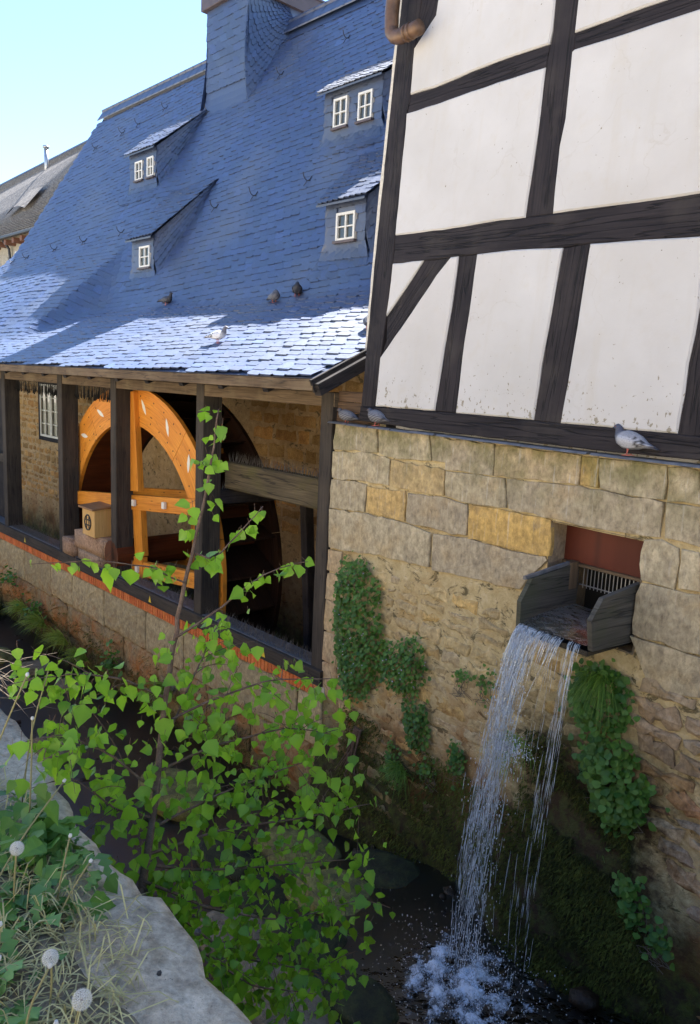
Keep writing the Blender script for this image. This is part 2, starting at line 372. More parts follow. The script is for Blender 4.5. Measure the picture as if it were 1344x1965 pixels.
M_['bark'] = simple_noise_mat('birch_bark', (.075, .045, .032), (.13, .085, .062), (.21, .15, .115), 30, .8, .5, .004)
def plaster():
    m, t, b, o = newmat('lime_plaster'); p = geo(t); oi = oinfo(t)
    n1 = noise(t, p, 1.3, 4, .6); n2 = noise(t, p, 9, 4, .6); n3 = noise(t, p, 70, 3, .6)
    c = ramp(t, n1, [(.3, (.475, .472, .475)), (.7, (.545, .545, .558))])
    c = mix(t, ramp(t, n2, [(.55, (0, 0, 0)), (.8, (.28, .28, .28))]), c, (.47, .43, .36))
    stre = noise(t, mapping(t, p, (7, 7, .5)), 1.0, 4, .6)
    c = mix(t, ramp(t, stre, [(.55, (0, 0, 0)), (.78, (.35, .35, .35))]), c, (.45, .41, .345))
    vo = N(t, 'TexVoronoi', feature='DISTANCE_TO_EDGE', i_Scale=1.1); L(t, mapping(t, p, (1, 1, 1)), vo.inputs['Vector'])
    wn = N(t, 'TexNoise', i_Scale=3.0, i_Detail=5.0); L(t, p, wn.inputs['Vector'])
    mv = N(t, 'VectorMath', operation='MULTIPLY_ADD'); L(t, wn.outputs['Color'], mv.inputs[0]); mv.inputs[1].default_value = (.5, .5, .5); L(t, p, mv.inputs[2]); L(t, mv.outputs[0], vo.inputs['Vector'])
    hair = math_(t, 'MULTIPLY', ramp(t, vo.outputs['Distance'], [(.0, (1, 1, 1)), (.006, (0, 0, 0))]), ramp(t, noise(t, p, 1.7, 2), [(.5, (0, 0, 0)), (.62, (.28, .28, .28))]))
    c = mix(t, hair, c, (.36, .33, .29))
    c = mix(t, ramp(t, noise(t, p, .8, 5, .6, .5), [(.45, (0, 0, 0)), (.75, (.45, .45, .45))]), c, (.44, .42, .41))
    sep = N(t, 'SeparateXYZ'); L(t, p, sep.inputs[0])
    lo = N(t, 'MapRange', i_1=.22, i_2=-.2, i_3=0.0, i_4=.115); L(t, sep.outputs[2], lo.inputs[0])
    fl = noise(t, mapping(t, p, (1, 1, .8)), 26, 4, .62, .3)
    thr = math_(t, 'SUBTRACT', .715, lo.outputs[0])
    flm = math_(t, 'GREATER_THAN', fl, thr)
    c = mix(t, flm, c, (.27, .245, .20))
    sp = noise(t, p, 44, 2, .5)
    c = mix(t, ramp(t, sp, [(.755, (0, 0, 0)), (.775, (1, 1, 1))]), c, (.20, .18, .15))
    L(t, c, b.inputs['Base Color']); b.inputs['Roughness'].default_value = .92; b.inputs['Specular IOR Level'].default_value = .2
    h = math_(t, 'SUBTRACT', math_(t, 'ADD', math_(t, 'MULTIPLY', n2, .8), math_(t, 'MULTIPLY', n3, .15)), math_(t, 'MULTIPLY', flm, .5))
    bump(t, b, h, .3, .012)
    return m
M_['plaster'] = plaster()
def leafmat(name, dark, light, trans, rough=.45, tw=.45, spec=.4):
    m, t, b, o = newmat(name); oi = oinfo(t); at = N(t, 'Attribute', attribute_name='Col')
    n = noise(t, geo(t), 9, 2)
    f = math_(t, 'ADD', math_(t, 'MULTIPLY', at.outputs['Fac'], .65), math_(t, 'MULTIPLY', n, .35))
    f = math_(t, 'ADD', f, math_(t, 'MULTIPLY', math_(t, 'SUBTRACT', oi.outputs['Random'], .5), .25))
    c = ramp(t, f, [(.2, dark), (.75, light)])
    L(t, c, b.inputs['Base Color']); b.inputs['Roughness'].default_value = rough; b.inputs['Specular IOR Level'].default_value = spec
    tr = N(t, 'BsdfTranslucent'); L(t, mix(t, .5, c, trans), tr.inputs[0])
    mx = N(t, 'MixShader', i_0=tw); L(t, b.outputs[0], mx.inputs[1]); L(t, tr.outputs[0], mx.inputs[2]); L(t, mx.outputs[0], o.inputs[0])
    return m
M_['leaf'] = leafmat('birch_leaf', (.065, .19, .018), (.24, .46, .03), (.46, .76, .05), .42, .45, .42)
M_['wallleaf'] = leafmat('wall_plant_leaf', (.034, .105, .016), (.11, .24, .035), (.18, .38, .04), .5, .3)
M_['grass'] = leafmat('grass_blade', (.07, .17, .016), (.25, .40, .06), (.18, .34, .05), .5, .35)
M_['sunnygrass'] = leafmat('sunny_grass', (.13, .22, .025), (.40, .48, .09), (.35, .5, .08), .5, .35)  # lighter dry-grass copy; sunny brightness is put into the colour
M_['mossleaf'] = leafmat('moss', (.022, .024, .007), (.10, .115, .020), (.10, .14, .03), .8, .2, .2)
M_['weed'] = leafmat('weed_leaf', (.06, .16, .04), (.20, .36, .09), (.20, .38, .07), .45, .3)
M_['stalk'] = leafmat('pale_stalk', (.28, .25, .11), (.58, .52, .24), (.4, .4, .12), .6, .2)
M_['fluff'] = leafmat('seed_fluff', (.62, .62, .60), (.82, .82, .80), (.8, .8, .8), .9, .5, .1)
M_['flower'] = plain('pale_flower', (.55, .50, .70), .6)
def feather():
    m, t, b, o = newmat('feather'); at = N(t, 'Attribute', attribute_name='Col')
    n = noise(t, geo(t), 120, 3, .6)
    c = mix(t, 1.0, at.outputs['Color'], ramp(t, n, [(.3, (.75, .75, .75)), (.7, (1.2, 1.2, 1.2))]), 'MULTIPLY')
    L(t, c, b.inputs['Base Color']); b.inputs['Roughness'].default_value = .6; bump(t, b, n, .3, .003); return m
M_['feather'] = feather()
M_['birdleg'] = plain('pigeon_leg', (.45, .12, .10), .6)
M_['eye'] = plain('pigeon_eye', (.35, .08, .02), .2)
def water(name, tint, rough, wav=14, st=.25, ior=1.33, kf=1.0):
    m, t, b, o = newmat(name)
    t.nodes.remove(b)
    gl = N(t, 'BsdfGlossy', i_Roughness=rough); gl.inputs[0].default_value = (.9, .93, 1, 1)
    tr = N(t, 'BsdfTransparent'); tr.inputs[0].default_value = (*tint, 1)
    n = N(t, 'TexNoise', i_Scale=wav, i_Detail=3.0); L(t, mapping(t, geo(t), (1, 1, 1)), n.inputs['Vector'])
    bp = N(t, 'Bump', i_Strength=st, i_Distance=.05); L(t, n.outputs[0], bp.inputs['Height'])
    fr = N(t, 'Fresnel', i_0=ior); L(t, bp.outputs[0], fr.inputs[1]); L(t, bp.outputs[0], gl.inputs[1])
    mx = N(t, 'MixShader'); L(t, math_(t, 'MULTIPLY', fr.outputs[0], kf), mx.inputs[0]); L(t, tr.outputs[0], mx.inputs[1]); L(t, gl.outputs[0], mx.inputs[2]); L(t, mx.outputs[0], o.inputs[0])
    return m
M_['water'] = water('stream_water', (.40, .34, .26), .03, 8, .30, 1.33, .14)
M_['troughwater'] = water('trough_water', (.07, .085, .11), .04, 16, .45)
def fallmat(name, gl_w, white):
    m, t, b, o = newmat(name); t.nodes.remove(b)
    n = noise(t, mapping(t, geo(t), (60, 60, 9)), 1.0, 3, .6)
    gl = N(t, 'BsdfGlossy', i_Roughness=.08); tr = N(t, 'BsdfTransparent'); tr.inputs[0].default_value = (.93, .95, .97, 1)
    df = N(t, 'BsdfDiffuse'); df.inputs[0].default_value = (.80, .84, .90, 1)
    bp = N(t, 'Bump', i_Strength=.8, i_Distance=.01); L(t, n, bp.inputs['Height']); L(t, bp.outputs[0], gl.inputs['Normal'])
    tl = N(t, 'BsdfTranslucent'); tl.inputs[0].default_value = (.8, .86, .95, 1)
    m1 = N(t, 'MixShader', i_0=gl_w); L(t, tr.outputs[0], m1.inputs[1]); L(t, gl.outputs[0], m1.inputs[2])
    m0 = N(t, 'MixShader', i_0=.5); L(t, df.outputs[0], m0.inputs[1]); L(t, tl.outputs[0], m0.inputs[2])
    m2 = N(t, 'MixShader'); L(t, ramp(t, n, [(.36, (0, 0, 0)), (.58, (white,)*3)]), m2.inputs[0]); L(t, m1.outputs[0], m2.inputs[1]); L(t, m0.outputs[0], m2.inputs[2])
    L(t, m2.outputs[0], o.inputs[0]); return m
M_['fall'] = fallmat('falling_water', .38, .72)
M_['drop'] = fallmat('water_drops', .4, .95)
def foammat():
    m, t, b, o = newmat('foam'); at = N(t, 'Attribute', attribute_name='Col')
    n = noise(t, geo(t), 22, 8, .75, .9); n2 = noise(t, geo(t), 90, 4, .65)
    f = math_(t, 'ADD', math_(t, 'MULTIPLY', n, .75), math_(t, 'MULTIPLY', n2, .25))
    al = math_(t, 'MULTIPLY', math_(t, 'SUBTRACT', math_(t, 'ADD', f, math_(t, 'MULTIPLY', at.outputs['Fac'], .56)), .83), 4.5, True)
    b.inputs['Base Color'].default_value = (.74, .80, .92, 1); b.inputs['Roughness'].default_value = .5
    tr = N(t, 'BsdfTransparent'); mx = N(t, 'MixShader'); L(t, al, mx.inputs[0]); L(t, tr.outputs[0], mx.inputs[1]); L(t, b.outputs[0], mx.inputs[2]); L(t, mx.outputs[0], o.inputs[0])
    bump(t, b, f, .8, .03); return m
M_['foam'] = foammat()
T = json.loads('''{"timber": {"corner_post": [[-2.881, 4.537], [-2.628, 4.427], [-2.643, 3.485], [-2.663, 3.094], [-2.646, 2.677], [-2.673, 2.553], [-2.646, 1.53], [-2.642, 1.294], [-2.649, 0.828], [-2.674, 0.455], [-2.678, -0.004], [-2.878, -0.01], [-2.892, 0.531], [-2.909, 1.791], [-2.909, 3.573]], "brace": [[-2.643, 3.485], [-2.674, 3.747], [-2.215, 3.583], [-2.378, 3.398], [-2.423, 3.29], [-2.657, 3.096], [-2.653, 3.193]], "rail": [[-2.645, 2.712], [-2.341, 2.695], [-1.922, 2.709], [-1.49, 2.706], [-1.141, 2.69], [-1.152, 2.533], [-1.462, 2.542], [-1.896, 2.552], [-2.285, 2.549], [-2.668, 2.561]], "rail2": [[-0.927, 2.703], [-0.773, 2.7], [-0.53, 2.697], [-0.228, 2.687], [-0.011, 2.68], [0.169, 2.677], [0.19, 2.549], [0.01, 2.555], [-0.283, 2.565], [-0.588, 2.571], [-0.917, 2.59]], "post": [[-1.141, 2.989], [-1.147, 3.782], [-0.943, 3.693], [-0.933, 2.92], [-0.918, 2.621], [-0.911, 2.474], [-0.91, 2.126], [-0.929, 1.942], [-0.91, 1.477], [-1.163, 1.481], [-1.146, 2.073], [-1.153, 2.536], [-1.128, 2.778]], "rail3": [[-2.644, 1.521], [-1.923, 1.497], [-1.416, 1.494], [-1.163, 1.481], [-0.91, 1.477], [-0.525, 1.466], [-0.134, 1.453], [0.194, 1.448], [0.496, 1.443], [0.54, 1.175], [0.236, 1.192], [-0.13, 1.21], [-0.552, 1.232], [-0.782, 1.228], [-1.251, 1.256], [-1.605, 1.263], [-1.853, 1.262], [-2.194, 1.264], [-2.638, 1.276]], "brace2": [[-2.234, 1.267], [-1.907, 1.263], [-2.057, 1.128], [-2.229, 0.931], [-2.411, 0.724], [-2.666, 0.455], [-2.623, 0.591], [-2.647, 0.818], [-2.555, 0.911], [-2.413, 1.061]], "post2": [[-1.818, 1.263], [-1.61, 1.26], [-1.616, 1.03], [-1.622, 0.794], [-1.637, 0.572], [-1.635, 0.007], [-1.885, 0.005], [-1.856, 0.527], [-1.828, 0.869]], "post3": [[-0.777, 1.223], [-0.552, 1.232], [-0.563, 0.812], [-0.571, 0.523], [-0.593, -0.006], [-0.836, -0.001], [-0.822, 0.535], [-0.797, 0.939]], "post4": [[0.29, 1.186], [0.305, 0.779], [0.304, 0.604], [0.29, 0.428], [0.297, 0.241], [0.291, -0.01], [0.482, -0.013], [0.468, 0.421], [0.48, 1.173]], "sill": [[-2.879, -0.005], [-2.663, -0.003], [-1.885, 0.001], [-1.634, 0.003], [-0.959, -0.002], [-0.593, -0.006], [0.287, -0.007], [0.436, -0.011], [0.737, -0.015], [0.761, -0.157], [0.46, -0.154], [-0.167, -0.164], [-1.013, -0.162], [-1.908, -0.163], [-2.676, -0.147], [-2.887, -0.143]]}, "panel": [[[-2.409, 3.652], [-2.227, 3.823], [-1.152, 3.409], [-1.141, 2.989], [-1.133, 2.779], [-1.146, 2.691], [-1.49, 2.706], [-1.922, 2.709], [-2.341, 2.695], [-2.645, 2.712], [-2.663, 3.094], [-2.423, 3.29]], [[-2.668, 2.561], [-2.285, 2.549], [-1.896, 2.552], [-1.462, 2.542], [-1.152, 2.533], [-1.146, 2.073], [-1.163, 1.481], [-1.416, 1.494], [-1.923, 1.497], [-2.644, 1.521]], [[-0.933, 2.92], [-0.959, 3.334], [0.26, 2.864], [0.291, 2.673], [-0.011, 2.68], [-0.228, 2.687], [-0.53, 2.697], [-0.773, 2.7], [-0.927, 2.703]], [[-0.928, 2.576], [-0.908, 2.587], [-0.588, 2.571], [-0.283, 2.565], [0.01, 2.555], [0.312, 2.548], [0.496, 1.443], [0.194, 1.448], [-0.134, 1.453], [-0.525, 1.466], [-0.91, 1.477], [-0.929, 1.942], [-0.91, 2.126]], [[-2.638, 1.276], [-2.234, 1.267], [-2.413, 1.061], [-2.555, 0.911], [-2.646, 0.814]], [[-1.907, 1.263], [-1.818, 1.263], [-1.828, 0.869], [-1.856, 0.527], [-1.886, 0.01], [-2.664, 0.002], [-2.672, 0.446], [-2.411, 0.724], [-2.229, 0.931], [-2.057, 1.128]], [[-1.61, 1.26], [-1.251, 1.256], [-0.781, 1.224], [-0.797, 0.939], [-0.822, 0.535], [-0.837, 0.003], [-1.634, 0.003], [-1.637, 0.572], [-1.622, 0.794]], [[-0.552, 1.228], [-0.13, 1.21], [0.283, 1.186], [0.305, 0.779], [0.304, 0.604], [0.29, 0.428], [0.297, 0.241], [0.29, -0.004], [-0.594, -0.003], [-0.571, 0.523], [-0.563, 0.812]]], "cboard": [[-2.939, 4.562], [-2.881, 4.537], [-2.909, 3.573], [-2.909, 1.791], [-2.892, 0.531], [-2.947, 0.531], [-2.978, 1.8], [-2.976, 3.596]], "block": [[[-3.276, -0.426], [-2.646, -0.419], [-2.614, -0.651], [-3.299, -0.691]], [[-2.617, -0.42], [-1.946, -0.428], [-1.898, -0.648], [-2.088, -0.659], [-2.413, -0.679], [-2.59, -0.652]], [[-1.928, -0.429], [-1.203, -0.44], [-1.19, -0.684], [-1.717, -0.698], [-1.741, -0.649], [-1.884, -0.649]], [[-1.192, -0.441], [-0.4, -0.443], [-0.395, -0.651], [-0.927, -0.668], [-1.184, -0.683]], [[-0.393, -0.442], [-0.268, -0.445], [-0.235, -0.653], [-0.385, -0.654]], [[-0.259, -0.446], [0.242, -0.438], [0.248, -0.661], [0.02, -0.658], [-0.225, -0.653]], [[0.255, -0.442], [0.461, -0.439], [0.488, -0.653], [0.272, -0.665]], [[-3.307, -0.708], [-2.593, -0.662], [-2.432, -0.686], [-2.435, -0.928], [-2.943, -0.947], [-3.307, -0.972]], [[-2.412, -0.689], [-1.729, -0.704], [-1.716, -0.92], [-2.173, -0.942], [-2.405, -0.913]], [[-1.716, -0.705], [-1.189, -0.692], [-1.077, -0.691], [-1.026, -0.915], [-1.436, -0.939], [-1.702, -0.923]], [[-1.063, -0.69], [-0.394, -0.659], [0.021, -0.664], [0.249, -0.668], [0.258, -0.901], [0.153, -0.912], [-0.463, -0.927], [-0.607, -0.925], [-1.017, -0.918]], [[0.265, -0.673], [0.489, -0.659], [0.521, -0.909], [0.286, -0.901]], [[-3.316, -0.985], [-2.951, -0.957], [-2.76, -0.956], [-2.756, -1.229], [-3.324, -1.276]], [[-2.742, -0.98], [-2.194, -0.955], [-2.193, -1.223], [-2.735, -1.228]], [[-2.171, -0.962], [-1.715, -0.93], [-1.441, -0.949], [-1.433, -1.217], [-1.859, -1.219], [-2.163, -1.228]], [[-1.425, -0.949], [-1.016, -0.927], [-0.606, -0.931], [-0.586, -1.202], [-1.036, -1.226], [-1.414, -1.218]], [[0.14, -0.937], [0.259, -0.908], [0.393, -0.938], [0.394, -1.206], [0.153, -1.213], [0.131, -1.104]], [[0.4, -0.94], [0.525, -0.94], [0.557, -1.197], [0.408, -1.207]], [[-3.333, -1.289], [-2.747, -1.238], [-2.185, -1.232], [-1.841, -1.26], [-1.841, -1.567], [-2.508, -1.603], [-3.314, -1.685]], [[-1.82, -1.261], [-1.433, -1.226], [-1.035, -1.237], [-0.63, -1.222], [-0.603, -1.233], [-0.738, -1.381], [-0.837, -1.514], [-1.24, -1.544], [-1.812, -1.575]], [[0.146, -1.222], [0.395, -1.214], [0.558, -1.202], [0.607, -1.588], [0.334, -1.581], [0.127, -1.582], [0.119, -1.413]], [[0.112, -1.602], [0.331, -1.589], [0.608, -1.597], [0.64, -1.846], [0.294, -1.902], [0.163, -1.672]], [[-3.313, -1.702], [-3.087, -1.685], [-3.097, -1.928], [-3.318, -1.92]], [[-3.316, -1.934], [-3.105, -1.936], [-3.104, -2.22], [-3.326, -2.219]], [[-3.325, -2.23], [-3.103, -2.231], [-3.109, -2.545], [-3.333, -2.551]], [[-3.332, -2.563], [-3.108, -2.551], [-3.104, -2.872], [-3.34, -2.889]], [[-3.339, -2.901], [-3.104, -2.878], [-3.098, -3.225], [-3.325, -3.255]]], "boardL": [[-0.155, -1.233], [0.335, -1.295], [0.44, -1.46], [0.424, -1.593]], "boardR": [[-0.079, -1.244], [0.334, -1.295], [0.445, -1.422], [0.331, -1.608], [0.009, -1.556]], "plant": {"W1": [[-3.043, -1.757], [-2.68, -1.654], [-2.489, -1.813], [-2.412, -2.096], [-2.365, -2.386], [-2.363, -2.693], [-2.575, -2.978], [-2.898, -3.122], [-3.005, -2.855], [-3.097, -2.444], [-3.111, -2.013]], "W2": [[-2.31, -2.42], [-2.002, -2.218], [-1.805, -2.288], [-1.76, -2.489], [-1.839, -2.662], [-2.058, -2.79], [-2.281, -2.768], [-2.371, -2.593]], "W3": [[-2.031, -2.855], [-1.813, -2.799], [-1.7, -2.927], [-1.713, -3.153], [-1.878, -3.223], [-1.963, -3.056]], "W4": [[-1.399, -3.044], [-1.283, -2.971], [-1.22, -3.131], [-1.319, -3.232], [-1.396, -3.209]], "W5": [[-2.183, -3.3], [-2.007, -3.38], [-2.034, -3.651], [-2.204, -3.677], [-2.218, -3.419]], "W6": [[-1.765, -3.325], [-1.572, -3.239], [-1.572, -3.386], [-1.739, -3.463]], "W7": [[-1.405, -2.345], [-1.248, -2.306], [-1.268, -2.395], [-1.385, -2.426]], "W8": [[-1.172, -2.312], [-1.039, -2.236], [-1.0, -2.341], [-1.133, -2.41]], "R1": [[-0.251, -1.958], [-0.053, -1.816], [0.114, -1.854], [0.222, -2.036], [0.161, -2.246], [-0.031, -2.363], [-0.215, -2.279], [-0.301, -2.113]], "R2": [[-0.153, -2.433], [0.17, -2.318], [0.303, -2.449], [0.426, -2.578], [0.383, -2.787], [0.171, -3.013], [0.026, -2.849], [-0.103, -2.671]], "R3": [[0.274, -3.193], [0.445, -3.135], [0.536, -3.35], [0.479, -3.58], [0.355, -3.462]], "R4": [[0.577, -3.439], [0.714, -3.37], [0.696, -3.514], [0.607, -3.535]]}, "birch": {"trunk": [[-0.766, 2.609, -2.251, 0.0219], [-0.755, 2.663, -2.115, 0.0201], [-0.748, 2.76, -1.96, 0.0175], [-0.726, 2.848, -1.744, 0.0146], [-0.731, 2.979, -1.45, 0.0128], [-0.714, 3.071, -1.146, 0.0108], [-0.685, 3.144, -0.896, 0.0088], [-0.635, 3.242, -0.622, 0.0067], [-0.606, 3.303, -0.381, 0.005], [-0.583, 3.353, -0.149, 0.0028]], "b1": [[-0.672, 3.148, -0.874, 0.0044], [-0.799, 3.061, -0.791, 0.0032], [-0.959, 2.965, -0.754, 0.0026], [-1.235, 2.913, -0.767, 0.0015]], "b2": [[-0.705, 3.08, -1.092, 0.0065], [-0.54, 3.179, -0.99, 0.005], [-0.418, 3.247, -0.888, 0.0034], [-0.29, 3.308, -0.827, 0.0029], [-0.174, 3.333, -0.8, 0.0017]], "b3": [[-0.658, 3.199, -0.75, 0.0044], [-0.572, 3.214, -0.784, 0.0039], [-0.497, 3.29, -0.693, 0.0034], [-0.386, 3.354, -0.556, 0.0017]], "b4": [[-0.726, 3.019, -1.331, 0.0065], [-0.856, 2.89, -1.199, 0.0046], [-1.007, 2.797, -1.149, 0.003], [-1.194, 2.745, -1.154, 0.0015]], "b5": [[-0.727, 2.982, -1.429, 0.0064], [-0.523, 3.117, -1.351, 0.005], [-0.314, 3.226, -1.307, 0.0034], [-0.017, 3.324, -1.327, 0.0018]], "b6": [[-0.728, 2.922, -1.604, 0.0064], [-0.521, 3.13, -1.572, 0.0051], [-0.219, 3.286, -1.55, 0.0035], [-0.029, 3.329, -1.594, 0.0018]], "b7": [[-0.728, 2.88, -1.672, 0.0063], [-0.854, 2.745, -1.451, 0.0045], [-1.001, 2.665, -1.325, 0.0029], [-1.114, 2.611, -1.345, 0.0014]], "b8": [[-0.733, 2.837, -1.806, 0.0063], [-0.547, 3.044, -1.78, 0.005], [-0.299, 3.204, -1.734, 0.0035], [-0.094, 3.262, -1.691, 0.0018]], "b9": [[-0.738, 2.783, -1.885, 0.0072], [-0.496, 3.022, -1.909, 0.0056], [-0.196, 3.169, -1.94, 0.0041], [0.143, 3.323, -1.932, 0.0018]], "b10": [[-0.739, 2.767, -1.92, 0.0072], [-0.524, 2.947, -2.055, 0.0055], [-0.275, 3.089, -2.115, 0.004], [0.116, 3.236, -2.142, 0.0018]], "b11": [[-0.742, 2.738, -1.968, 0.0071], [-0.501, 2.829, -2.148, 0.0053], [-0.211, 2.957, -2.291, 0.0039], [0.121, 3.065, -2.255, 0.0017]], "b12": [[-0.748, 2.722, -2.002, 0.0071], [-0.519, 2.713, -2.234, 0.0051], [-0.312, 2.735, -2.405, 0.0037], [-0.062, 2.777, -2.453, 0.0016]], "b13": [[-0.729, 2.844, -1.765, 0.0052], [-0.853, 2.739, -1.664, 0.004], [-0.971, 2.681, -1.529, 0.002], [-1.073, 2.668, -1.485, 0.001]], "b14": [[-0.745, 2.726, -1.982, 0.0051], [-0.414, 2.844, -2.359, 0.0043], [-0.159, 2.928, -2.464, 0.0033], [0.066, 2.966, -2.535, 0.0017]], "b15": [[-0.731, 2.955, -1.53, 0.0053], [-0.647, 3.177, -1.299, 0.0045], [-0.604, 3.3, -1.175, 0.0035], [-0.57, 3.364, -1.097, 0.0018]]}, "fallL": [[-0.286, 0.44, -1.586], [-0.309, 0.54, -1.925], [-0.289, 0.62, -2.235], [-0.313, 0.66, -2.422], [-0.353, 0.7, -2.735], [-0.349, 0.75, -3.027], [-0.37, 0.8, -3.416], [-0.411, 0.84, -3.789], [-0.377, 0.88, -3.994]]}''')
# ================================================================ THE SETTING
def waterz(a): return np.interp(a, [-30, -9, -3, .5, 2.2, 9], [-4.95, -4.82, -4.75, -4.5, -4.02, -3.98])
def grid(a0, a1, na, o0, o1, no, zf):
    A, O = np.meshgrid(np.linspace(a0, a1, na), np.linspace(o0, o1, no), indexing='ij')
    A, O = A.ravel(), O.ravel(); Zz = zf(A, O)
    V = MPv(A, O, Zz)
    F = [[i*no+j, (i+1)*no+j, (i+1)*no+j+1, i*no+j+1] for i in range(na-1) for j in range(no-1)]
    return V, F
# near bank and the sunny ground behind the camera
V, F = grid(-60, 90, 60, 4.35, 120, 30, lambda a, o: -1.63 + 0*a)
obj('ground', V, F, M_['paving'], kind='structure', label='pale ground behind the stone coping')
V, F = grid(-12, 14, 130, 4.27, 5.9, 34, lambda a, o: -1.60+.030*np.clip((o-4.27+.05*fbm(np.c_[a*2, o*0, 0*a], 3, 2, 6))*9, -.5, 1)+.014*fbm(np.c_[a*3, o*3, 0*a], 1.5, 3, 3)*np.clip((5.9-o)*2, 0, 1)-.05*np.clip(o-5.6, 0, 1))
obj('bank_soil', V, F, M_['dust'], kind='structure', smooth=True, label='dry earth strip behind the coping')
V, F = grid(-90, 60, 4, -120, -3.2, 4, lambda a, o: -2.9+0*a)
obj('terrain', V, F, M_['earth'], kind='structure', label='ground behind the mill')
V, F = grid(-34, 9, 200, -.05, 4.12, 36, lambda a, o: waterz(a)-.16+.13*fbm(np.c_[a, o, 0*a], 2.2, 4, 5)+.25*np.clip(o-3.3, 0, 1)*1.2)
obj('creek_bed', V, F, M_['bed'], kind='structure', smooth=True, label='brown stony bed of the creek')
V, F = grid(-34, 9, 160, -.3, 4.1, 26, lambda a, o: waterz(a)+.012*fbm(np.c_[a*2, o*2, 0*a], 2.5, 3, 8))
obj('creek_water', V, F, M_['water'], kind='structure', smooth=True, label='shallow dark creek water')

# near retaining wall: coping slabs seen bottom left, rough face down to the creek
rw = thing('retaining_wall', 'grey stone retaining wall with broad coping slabs above the creek', 'wall', MP(3, 4.1, -1.6))
V, F = grid(-14, 12, 90, 0, 1, 14, lambda a, o: -1.7-o*3.5)
Vw = []
A_, T_ = np.meshgrid(np.linspace(-14, 12, 90), np.linspace(0, 1, 14), indexing='ij')
A_, T_ = A_.ravel(), T_.ravel()
Vw = MPv(A_, np.interp(A_, [1.5, 3.2], [3.97, 4.10])-.0*T_+.03*fbm(np.c_[A_*2, T_*5, 0*A_], 2, 3, 2), -1.72-T_*3.4)
obj('face', Vw, [[i*14+j, i*14+j+1, (i+1)*14+j+1, (i+1)*14+j] for i in range(89) for j in range(13)], M_['rock'], rw, smooth=True)
def slab(parent, name, a0, a1, o_in, o_out, ztop, th, seed, col, edge=None, mat='coping', amp=.012):
    """one coping slab with a worn front edge"""
    na, no = max(8, int((a1-a0)/.06)), 11
    A, O = np.meshgrid(np.linspace(a0, a1, na), np.linspace(0, 1, no), indexing='ij'); A, O = A.ravel(), O.ravel()
    ed = o_in + (edge(A) if edge else 0) + amp*fbm(np.c_[A, 0*A, 0*A], 5, 3, seed)
    o_ = ed + (o_out-ed)*O
    z_ = ztop + .010*fbm(np.c_[A, O, 0*A], 5, 4, seed+1) - .03*np.exp(-O*no*1.1)
    e = np.minimum(np.abs(A-a0), np.abs(A-a1)); z_ -= .03*np.exp(-e/.02)
    top = MPv(A, o_, z_)
    low = MPv(A, ed-.004, np.full(len(A), ztop-th)) ; n = len(A)
    V = np.concatenate([top, low])
    F = [[i*no+j, (i+1)*no+j, (i+1)*no+j+1, i*no+j+1] for i in range(na-1) for j in range(no-1)]
    F += [[i*no, n+i*no, n+(i+1)*no, (i+1)*no] for i in range(na-1)]
    F += [[(na-1)*no+j, n+(na-1)*no, (na-1)*no+j+1] for j in range(no-1)] + [[j+1, n, j] for j in range(no-1)]
    return obj(name, V, F, M_[mat], parent, smooth=True, col=col)
cuts = [-14, -11.6, -9.2, -6.9, -4.8, -2.6, -.5, 1.62, 3.655, 6.1, 8.6]
for k in range(len(cuts)-1):
    g = .95+.1*random.random()
    e = None
    if k == 8: e = lambda A: np.interp(A, [3.6, 3.66, 3.74, 4.0, 4.06, 4.10, 4.4, 6], [.02, .0, -.005, .035, .06, .075, .085, .08])
    if k == 7: e = lambda A: np.interp(A, [1.6, 2.2, 2.6, 3.2, 3.3, 3.66], [-.10, -.10, -.06, .03, .05, .03])
    slab(rw, 'coping_slab', cuts[k]+.006, cuts[k+1]-.006, 4.0, 4.40, -1.585 if k == 8 else -1.60, .16, 10+k, (g, g, g*.99), e)

# ================================================================ THE MILL
ML = thing('mill_house', 'stone water mill under a steep blue slate roof with four dormers', 'mill', MP(-9, -2.6, -2.9))
A_END, A_L = -17.6, -10.25        # far verge, far end of the lean-to roof
def smax(p, q, k): return k*np.log(np.exp(p/k)+np.exp(q/k))
AC = np.linspace(A_END-.3, 1.0, 150); SG = np.linspace(0, 9.6, 500)
def roofz(a, o):
    main = 7.36-1.632*(o+6); apron = .1495-.4557*o
    de = np.interp(a, [-18, -12.6, -11.4, -10.4, -9.2, -8.6], [-.40, -.36, -.26, -.20, .62, 1.2])
    return np.minimum(smax(smax(main, apron, .10), 2.35-de-.90*(o+3.05), .07), 7.36)
OT, ZT, NOT, NZT, ST = [], [], [], [], []
for a_ in AC:
    o = np.linspace(.37, -6.0, 600); z = roofz(a_, o)
    q = np.r_[0, np.cumsum(np.hypot(np.diff(o), np.diff(z)))]; ST.append(q[-1])
    oo_, zz_ = np.interp(SG, q, o), np.interp(SG, q, z); OT.append(oo_); ZT.append(zz_)
    to, tz = np.interp(SG, q, np.gradient(o, q)), np.interp(SG, q, np.gradient(z, q)); NOT.append(tz); NZT.append(-to)
OT, ZT, NOT, NZT, ST = (np.array(v) for v in (OT, ZT, NOT, NZT, ST))
def lut(Tb, a, s):
    x = np.clip((a-AC[0])/(AC[1]-AC[0]), 0, len(AC)-1.001); y = np.clip(s/(SG[1]-SG[0]), 0, len(SG)-1.001)
    i, j = x.astype(int), y.astype(int); fx, fy = x-i, y-j
    return (Tb[i, j]*(1-fx)+Tb[i+1, j]*fx)*(1-fy)+(Tb[i, j+1]*(1-fx)+Tb[i+1, j+1]*fx)*fy
